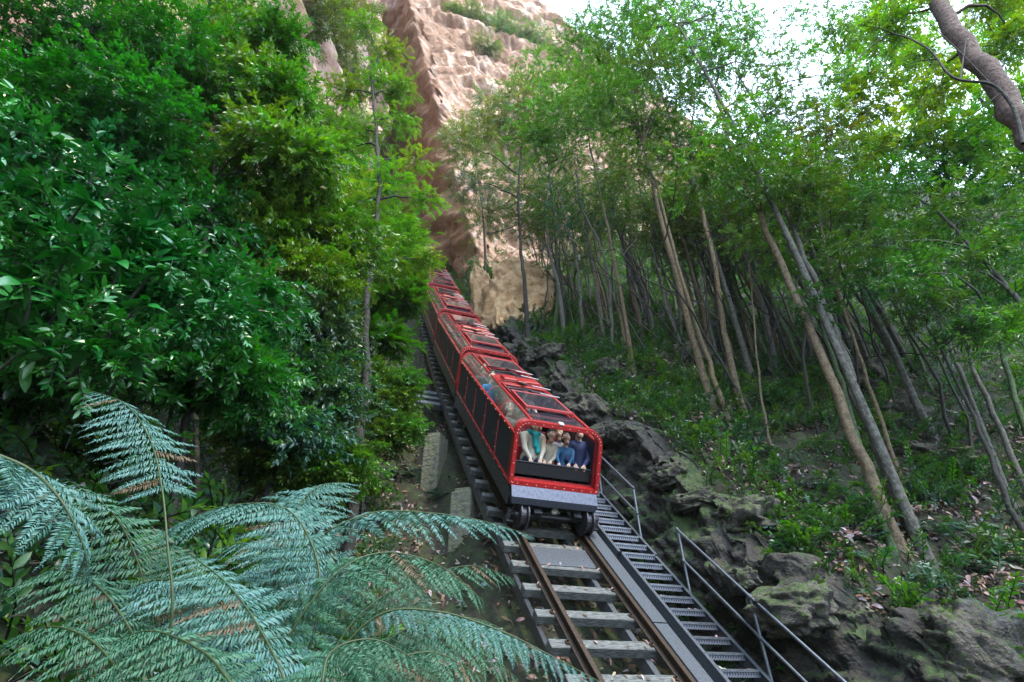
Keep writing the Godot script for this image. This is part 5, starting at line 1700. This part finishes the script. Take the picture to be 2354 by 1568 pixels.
func make_pinnae() -> void:
	for k in 6:
		var r := RandomNumberGenerator.new()
		r.seed = 300 + k
		var sag: float = [.06, .16, .26, .12, .36, .20][k]
		var bend: float = [.10, -.12, .06, -.08, .14, -.05][k]
		var mb := MB.new()
		mb.col = Color(.55, .60, .40)
		mb.tube([Vector3.ZERO, Vector3(.33, -.11 * sag, .11 * bend), Vector3(.66, -.44 * sag, .44 * bend), Vector3(1, -sag, bend)], [.007, .006, .004, .002], 4, false)
		var np := 26
		for i in np:
			var t := (i + .6) / np
			var ln := .185 * pow(1.0 - t, .62) * (0.75 + .25 * minf(1.0, t * 6.0)) + .012
			for s in [-1.0, 1.0]:
				var b := Basis(Vector3.UP, -s * deg_to_rad(lerpf(78, 50, t) + r.randf_range(-11, 11))) * Basis(Vector3(0, 0, 1), r.randf_range(-.5, .15)) * Basis(Vector3.RIGHT, s * r.randf_range(-.2, .6))
				var g := r.randf_range(.8, 1.15)
				mb.col = Color(g * r.randf_range(.9, 1.1), g, g * r.randf_range(.9, 1.1))
				mb.leaf(Transform3D(b, Vector3(t, -sag * t * t, bend * t * t)), ln * r.randf_range(.72, 1.12), minf(.030, ln * .30), 3, .3, .25)
		pinnae.append(mb.mesh())

func frond(plant: Node3D, pts: Array, plen: float, n: int, m: Material, droop := .25, bare := .16, face := Vector3.UP) -> void:
	var path := smooth_path(pts, 6)
	var rr := []
	for i in path.size(): rr.append(lerpf(.0055, .0012, float(i) / path.size()))
	var mb := MB.new()
	mb.tube(path, rr, 6)
	var fr := put(mb, "frond", M.fern_stalk, plant)
	var alt: Material = M.fern_blue if m == M.fern_pale else M.fern_deep
	n = int(n * 1.1)
	for i in n:
		var t := lerpf(bare, .995, float(i) / (n - 1))
		var f := t * (path.size() - 1)
		var k := mini(int(f), path.size() - 2)
		var p: Vector3 = path[k].lerp(path[k + 1], f - k)
		var tg: Vector3 = (path[mini(k + 2, path.size() - 1)] - path[maxi(k - 1, 0)]).normalized()
		var side := tg.cross(face).normalized()
		var nm := side.cross(tg)
		var q := (t - bare) / (1.0 - bare)
		var ln := plen * pow(sin(PI * lerpf(.20, .985, q)), .75) * rng.randf_range(.92, 1.05)
		for s in [-1.0, 1.0]:
			var ox: Vector3 = (side * s + tg * lerpf(.35, .75, q) - Vector3.UP * (droop + rng.randf_range(-.16, .16)) + nm * rng.randf_range(-.05, .12)).normalized()
			var oz := ox.cross(nm).normalized()
			var oy := oz.cross(ox)
			obj("pinna", pinnae[rng.randi() % 6], (m if rng.randf() < .55 else alt) if rng.randf() < .965 else M.fern_brown, fr, Transform3D(Basis(ox * ln, oy * ln, oz * ln), p))

func small_frond(ln: float, r: RandomNumberGenerator, col: Color) -> ArrayMesh:
	var mb := MB.new()
	mb.col = col * .5
	var pts := []
	for i in 7:
		var t := i / 6.0
		pts.append(Vector3(ln * t * (1.0 - .15 * t), ln * (.55 * t - .62 * t * t), 0))
	mb.tube(pts, [.006, .005, .004, .004, .003, .002, .001], 4, false)
	for i in 17:
		var t := lerpf(.15, 1.0, i / 16.0)
		var f := t * 6.0
		var k := mini(int(f), 5)
		var p: Vector3 = pts[k].lerp(pts[k + 1], f - k)
		for s in [-1.0, 1.0]:
			var g := r.randf_range(.75, 1.25)
			mb.col = Color(col.r * g, col.g * g, col.b * g)
			mb.leaf(Transform3D(Basis(Vector3.UP, -s * deg_to_rad(lerpf(80, 45, t))) * Basis(Vector3(0, 0, 1), r.randf_range(-.35, 0)), p), ln * .30 * pow(sin(PI * lerpf(.2, .98, t)), .8) + .01, ln * .055, 3, .2, .3)
	return mb.mesh()

func build_ferns() -> void:

	make_pinnae()
	var base := at_z(330, 1640, -2.05)
	var P1 := thing("tree_fern", "tree fern at the left whose pale fronds arch upwards", "fern", Transform3D(Basis.IDENTITY, base), "tree ferns in the foreground")
	var P0 := thing("tree_fern", "blurred near fern frond hanging in at the left edge", "fern", Transform3D(Basis.IDENTITY, at_z(-160, 1300, -1.3)), "tree ferns in the foreground")
	var base2 := at_z(640, 1640, -2.3)
	var P2 := thing("tree_fern", "large tree fern whose pale fronds spread across the bottom centre", "fern", Transform3D(Basis.IDENTITY, base2), "tree ferns in the foreground")
	for q in [[P1, base], [P2, base2]]:
		var tr := MB.new()
		var gy: float = ground(q[1].x, q[1].z) - q[1].y
		tr.tube([Vector3(0, gy - .3, 0), Vector3(.03, gy * .5, 0), Vector3.ZERO], [.12, .10, .11], 12, true, .15, rng)
		put(tr, "trunk", M.bark_dark, q[0])
	var F := [
		[P1, [[395, 1420, -1.95], [385, 1250, -1.95], [372, 1120, -2.0], [345, 1010, -2.1], [290, 930, -2.2], [215, 900, -2.3]], .21, 20, "fern_pale", .55, .50],
		[P1, [[350, 1560, -2.0], [270, 1400, -2.1], [200, 1330, -2.2], [120, 1310, -2.3], [60, 1350, -2.4]], .22, 20, "fern_green", .35, .25],
		[P1, [[380, 1560, -2.2], [330, 1330, -2.4], [260, 1180, -2.6], [150, 1100, -2.8]], .28, 20, "fern_green", .30, .3],
		[P0, [[-120, 1000, -1.2], [-20, 1040, -1.25], [70, 1080, -1.3], [140, 1150, -1.3], [190, 1250, -1.35], [205, 1330, -1.4]], .17, 22, "fern_pale", .30, .05],
		[P2, [[560, 1420, -2.5], [700, 1260, -2.5], [850, 1180, -2.55], [1000, 1180, -2.65], [1120, 1200, -2.75], [1222, 1232, -2.85]], .27, 25, "fern_pale", .20, .20],
		[P2, [[720, 1460, -2.2], [730, 1290, -2.3], [660, 1170, -2.4], [540, 1160, -2.4], [440, 1190, -2.4], [375, 1225, -2.4]], .27, 26, "fern_pale", .25, .22],
		[P2, [[640, 1440, -2.5], [650, 1280, -2.6], [690, 1160, -2.8], [740, 1115, -3.0], [800, 1110, -3.2]], .27, 22, "fern_pale", .25, .3],
		[P2, [[640, 1520, -2.1], [760, 1330, -2.1], [880, 1270, -2.2], [1010, 1300, -2.3], [1110, 1380, -2.4]], .26, 22, "fern_green", .35, .25],
		[P2, [[700, 1590, -1.9], [860, 1420, -1.85], [1000, 1405, -1.85], [1150, 1450, -1.85], [1290, 1520, -1.85], [1420, 1590, -1.9]], .11, 30, "fern_pale", .55, .30],
		[P2, [[600, 1560, -2.0], [540, 1410, -2.1], [430, 1340, -2.2], [330, 1340, -2.3], [250, 1390, -2.4]], .24, 22, "fern_pale", .3, .25],
		[P2, [[660, 1600, -1.9], [600, 1450, -2.0], [520, 1340, -2.15], [430, 1270, -2.3]], .26, 20, "fern_pale", .3, .25],
		[P2, [[760, 1600, -2.3], [880, 1480, -2.4], [1000, 1420, -2.6], [1120, 1430, -2.7], [1210, 1490, -2.8]], .28, 20, "fern_green", .4, .25],
		[P2, [[560, 1600, -1.7], [470, 1500, -1.8], [350, 1450, -1.9], [250, 1480, -2.0]], .22, 18, "fern_green", .35, .25],
		[P2, [[800, 1620, -2.0], [880, 1530, -2.0], [1000, 1500, -2.1], [1110, 1560, -2.2]], .24, 18, "fern_green", .4, .2],
		[P2, [[620, 1600, -2.8], [640, 1400, -3.0], [800, 1330, -3.2], [980, 1360, -3.4]], .30, 18, "fern_green", .4, .25],
		[P1, [[420, 1560, -2.5], [450, 1400, -2.7], [420, 1280, -2.9], [330, 1230, -3.1]], .24, 18, "fern_green", .45, .3],
		[P1, [[300, 1600, -1.8], [220, 1480, -1.9], [120, 1440, -2.0], [20, 1470, -2.1]], .18, 18, "fern_green", .45, .25],
		[P2, [[640, 1600, -2.9], [700, 1380, -3.1], [620, 1250, -3.3], [500, 1260, -3.5]], .28, 20, "fern_pale", .4, .3],
		[P2, [[700, 1600, -2.6], [820, 1420, -2.8], [940, 1340, -3.0], [1080, 1300, -3.2], [1180, 1330, -3.4]], .26, 22, "fern_green", .45, .3],
		[P2, [[720, 1620, -1.7], [760, 1500, -1.7], [860, 1470, -1.75], [960, 1520, -1.8]], .17, 18, "fern_green", .5, .2],
		[P2, [[560, 1600, -2.4], [430, 1440, -2.6], [300, 1400, -2.8], [180, 1450, -3.0]], .26, 18, "fern_green", .45, .25],
		[P2, [[780, 1620, -3.0], [930, 1480, -3.2], [1080, 1480, -3.4], [1190, 1560, -3.5]], .28, 18, "fern_green", .5, .25]]
	for q in F:
		var pts := []
		for e in q[1]: pts.append(at_z(e[0], e[1], e[2]) - q[0].position)
		if q[0] != P0: pts.push_front(Vector3(rng.randf_range(-.06, .06), -.02, rng.randf_range(-.06, .06)))
		frond(q[0], pts, q[2], q[3], M[q[4]], q[5], q[6], (Vector3.UP + Vector3(0, 0, .45)).normalized())
	# ground ferns: one, then copies
	var r := RandomNumberGenerator.new()
	r.seed = 77
	var proto := thing("ground_fern", "", "fern")
	var meshes := []
	for k in 3: meshes.append(small_frond(.55, r, [Color(.035, .10, .065), Color(.05, .13, .09), Color(.03, .10, .035)][k]))
	for k in 8:
		obj("frond", meshes[k % 3], M.fern, proto, Transform3D(Basis(Vector3.UP, TAU * k / 8 + r.randf() * .5) * Basis(Vector3(0, 0, 1), r.randf_range(0, .4)) * Basis.from_scale(Vector3.ONE * r.randf_range(.7, 1.1)), Vector3.ZERO))
	var spots := [[1690, 1010], [1660, 1040], [1740, 1040], [1780, 1000], [1620, 1010], [1560, 990], [2180, 1290], [2230, 1330], [2150, 1220], [2260, 1270], [2300, 1360], [2330, 1300], [2210, 1400], [2290, 1430], [1900, 1180], [1860, 1120], [1960, 1200], [1700, 880], [1620, 870], [1760, 860], [1830, 820], [1500, 880], [1340, 800], [1300, 830], [1400, 880], [1450, 900], [1820, 940], [1880, 980], [1240, 770], [1560, 820], [2000, 1240], [1930, 1290], [1820, 1240], [2120, 1350], [2340, 1180], [1010, 1150], [930, 1090], [760, 1050], [700, 1130], [840, 1120]]
	var first := true
	for q in spots:
		var p := hit_ground(q[0] + r.randf_range(-12, 12), q[1] + r.randf_range(-12, 12), 3.5, 32.0)
		var f: Node3D = proto if first else proto.duplicate()
		if not first:
			f.name = numbered("ground_fern")
			add_child(f)
		first = false
		tag(f, ("small blue green ground fern on the right slope " if q[0] > 1150 else "small green ground fern left of the track ") + place(q[0], q[1]), "fern", "ground ferns " + place(q[0], q[1]))
		f.transform = Transform3D(Basis(Vector3.UP, r.randf() * TAU) * Basis.from_scale(Vector3.ONE * r.randf_range(.7, 1.3)), p)

func build_cover() -> void:
	var mb := MB.new()
	mb.leaf(Transform3D(Basis.IDENTITY, Vector3(-.05, .012, 0)), .10, .038, 4, .35, .3)
	var lm := mb.mesh()
	var xfs := []
	var cols := []
	var tones := [Color(.14, .09, .055), Color(.09, .05, .03), Color(.20, .16, .13), Color(.05, .035, .025), Color(.16, .11, .095), Color(.27, .245, .23)]
	for k in 70000:
		var u := rng.randf_range(-7.5, 14.0)
		var v: float
		if k % 6 == 0:
			v = rng.randf_range(-6.0, 1.8)
		else:
			v = edge_v(u) + pow(rng.randf(), 1.4) * 9.0
		var p := xz_of(u, v)
		if n1.get_noise_2d(p.x * 18.0, p.z * 18.0) < rng.randf_range(-.5, .0): continue
		p.y = surf(p.x, p.z) + rng.randf_range(-.02, .07)
		var s := rng.randf_range(.6, 1.7)
		xfs.append(Transform3D(Basis(W, .65) * Basis(Vector3.UP, rng.randf() * TAU) * Basis(Vector3.RIGHT, rng.randf_range(-.8, .8)) * Basis(Vector3(0, 0, 1), rng.randf_range(-.6, .6)) * Basis.from_scale(Vector3.ONE * s), p))
		cols.append(jitter(tones[rng.randi() % 6], rng, .3))
	for k in 90:                      # leaves caught on the treads and sleepers
		var tsp := -0.9 - 0.293 * (rng.randi() % 16) if k % 2 else -0.45 - 0.575 * (rng.randi() % 8)
		var q := tf(tsp) * (Vector3(rng.randf_range(1.15, 1.75), -.055, 0.0) if k % 2 else Vector3(rng.randf_range(-.85, .55), -.125, rng.randf_range(-.06, .06)))
		var s2 := rng.randf_range(.5, 1.0)
		xfs.append(Transform3D(tf(tsp).basis * Basis(Vector3.UP, rng.randf() * TAU) * Basis.from_scale(Vector3.ONE * s2), q))
		cols.append(jitter(tones[rng.randi() % 6], rng, .3))
	tag(multi("leaf_litter", lm, M.litter, xfs, cols), "fallen brown leaves strewn over the slopes", "", "", "stuff")
	for side in [["undergrowth", "low dark green undergrowth covering the right slope", 24000, 1.0], ["undergrowth", "low undergrowth on the left hillside", 14000, -1.0]]:
		xfs = []
		cols = []
		for k in side[2]:
			var u := rng.randf_range(-7.0, 17.0) if k % 4 else rng.randf_range(10.0, 27.0)
			var v: float = edge_v(u) - .15 + pow(rng.randf(), 1.5) * 17.0 if side[3] > 0 else rng.randf_range(-13.0, -2.6)
			var p := xz_of(u, v)
			if n1.get_noise_2d(p.x * 11.0 + 90.0, p.z * 11.0) < rng.randf_range(-.75, -.1): continue
			p.y = surf(p.x, p.z) - .05 + rng.randf_range(.0, .40)
			var out := Vector3(rng.randfn(), rng.randf_range(.2, 1.4), rng.randfn()).normalized()
			var z := out.cross(Vector3(rng.randfn() * .3, 1, rng.randfn() * .3)).normalized()
			var s := rng.randf_range(.7, 1.7)
			xfs.append(Transform3D(Basis(out * s, z.cross(out) * s, z * s), p))
			cols.append(jitter(leaf_cols[["dark", "blue", "dark", "blue", "mid"][rng.randi() % 5]], rng, .35))
		tag(multi(side[0], sprays["s1"], M.leaf, xfs, cols), side[1], "", "", "stuff")
	# fallen branches
	var fb := [[1800, 1130, "thin fallen branch lying below the brown sapling"], [1910, 1240, "forked dead branch on the litter left of the leaning clump"], [2190, 1330, "grey dead branch on the litter right of the leaning clump"], [1570, 960, "short dead stick on the slope above the leading car"], [2250, 1390, "long dead branch near the bottom right"], [1990, 1040, "dead branch propped between the mossy rocks"], [1740, 1000, "broken stick beside the orange tan trunk"]]
	for q in fb:
		var p := hit_ground(q[0], q[1], 4.0, 30.0) + Vector3(0, .06, 0)
		var o := thing("fallen_branch", q[2], "branch", Transform3D(Basis(Vector3.UP, rng.randf() * TAU), p), "fallen branches")
		crooked(o, Vector3.ZERO, Vector3(1, -.25, .6), rng.randf_range(.7, 1.5), .022, 1, M.bark_grey)
	# a sprig at the foot of the picture
	var sg := thing("leafy_sprig", "few broad green leaves poking up at the bottom edge in front of the stairs", "plant", Transform3D(Basis.IDENTITY, at_z(1720, 1600, -4.6)))
	var stm := MB.new()
	stm.tube([Vector3(.1, -1.4, 0), Vector3(.02, -.5, 0), Vector3.ZERO], [.008, .006, .004], 6)
	put(stm, "stem", M.bark_dark, sg)
	for k in 7:
		var lf := MB.new()
		lf.col = Color(.02, .15, .03) * (.8 + .06 * k)
		lf.leaf(Transform3D.IDENTITY, .19, .085, 6, .25, .3)
		put(lf, "leaf", M.leaf_gloss, sg, Transform3D(Basis(Vector3.UP, TAU * k / 7.0 + .3) * Basis(Vector3(0, 0, 1), rng.randf_range(.1, .6)), Vector3(0, -.02 * k, 0)))
	# understorey bushes
	for q in [[1560, 900, .5], [1480, 860, .6], [1380, 830, .6], [1300, 790, .6], [1830, 870, .5], [1900, 900, .5], [1760, 950, .4], [2100, 1180, .4], [1990, 1000, .4], [1250, 830, .6], [1660, 900, .5], [2180, 1120, .5]]:
		var p := hit_ground(q[0], q[1], 5.0, 32.0)
		make_tree("understorey_bush", "low glossy %s bush on the forest floor " % ["blue green", "mid green", "dark green"][int(q[0]) % 3] + place(q[0], q[1]), "bush", "understorey bushes", [p, p + Vector3(.05, .25, 0), p + Vector3(.05, .5, .05)], .015, .006, "bark_dark", [[p + Vector3(0, .45, 0), q[2], 45], [p + Vector3(.4, .3, .1), q[2] * .8, 30]], "s", ["blue", "mid", "dark"][int(q[0]) % 3], 1.0, .4, 5)

# ---------------------------------------------------------------- everything
func _ready() -> void:
	rng.seed = 4711
	var cam := Camera3D.new()
	cam.name = "camera"
	cam.fov = 64.5
	cam.near = 0.05
	cam.far = 600.0
	cam.rotation_degrees = Vector3(33.0, 0, 0)
	add_child(cam)
	cam.current = true
	var sky := ProceduralSkyMaterial.new()
	sky.sky_top_color = Color(.80, .89, 1.0)
	sky.sky_horizon_color = Color(.92, .95, 1.0)
	sky.sky_curve = .25
	sky.sky_energy_multiplier = 1.7
	sky.ground_bottom_color = Color(.08, .09, .06)
	sky.ground_horizon_color = Color(.25, .27, .25)
	var env := Environment.new()
	env.background_mode = Environment.BG_SKY
	env.sky = Sky.new()
	env.sky.sky_material = sky
	env.tonemap_mode = Environment.TONE_MAPPER_LINEAR
	env.tonemap_exposure = 2.05
	env.fog_enabled = true
	env.fog_density = 0.0003
	env.fog_light_color = Color(.93, .96, 1.0)
	env.sdfgi_enabled = true
	env.ssao_enabled = true
	env.ssil_enabled = true
	var we := WorldEnvironment.new()
	we.name = "world_environment"
	we.environment = env
	add_child(we)
	var sun := DirectionalLight3D.new()
	sun.name = "sun"
	sun.light_energy = 0.75
	sun.light_angular_distance = 6.0
	sun.light_color = Color(1.0, .93, .82)
	sun.shadow_enabled = true
	sun.rotation_degrees = Vector3(-58, 38, 0)
	add_child(sun)
	n1.seed = 5
	n1.frequency = 0.02
	n1.fractal_octaves = 3
	n2.seed = 6
	n2.frequency = 0.03
	n2.fractal_octaves = 3
	n3.seed = 7
	n3.frequency = 0.03
	n3.fractal_type = FastNoiseLite.FRACTAL_RIDGED
	n3.fractal_octaves = 3
	n4.seed = 8
	n4.frequency = 0.03
	n4.noise_type = FastNoiseLite.TYPE_CELLULAR
	n4.cellular_return_type = FastNoiseLite.RETURN_DISTANCE2_SUB
	n4.fractal_octaves = 2
	materials()
	for q in [["fern_pale", lin(.066, .175, .16)], ["fern_green", lin(.030, .115, .062)], ["fern_stalk", lin(.04, .06, .022)], ["fern_blue", lin(.045, .14, .115)], ["fern_deep", lin(.022, .09, .045)], ["fern_brown", lin(.10, .065, .03)]]:
		var f := leafy(q[0], .56, Color(.30, .45, .30), .45)
		f.albedo_color = q[1]
	M.fern_stalk.vertex_color_use_as_albedo = false
	make_track_table()
	make_sprays()
	var t0 := Time.get_ticks_msec()
	build_ground()
	build_cliffs()
	print("ground ", Time.get_ticks_msec() - t0)
	build_rocks()
	build_track()
	build_car(0.0, "leading red railway car with an open front window and people in the front row", true)
	build_car(CAR_PITCH, "second red railway car, coupled behind the leading one", false)
	build_car(CAR_PITCH * 2, "third red railway car, half screened by leaves on its left", false)
	build_car(CAR_PITCH * 3, "last red railway car, highest up the track and mostly hidden by leaves", false)
	print("train ", Time.get_ticks_msec() - t0)
	build_people()
	print("people ", Time.get_ticks_msec() - t0)
	build_right_trees()
	build_crooked()
	build_left_trees()
	dens = 1.3
	build_near_shrub()
	dens = 1.0
	back_trees()
	dens = 1.0
	print("trees ", Time.get_ticks_msec() - t0)
	build_ferns()
	build_cover()
	print("all ", Time.get_ticks_msec() - t0)
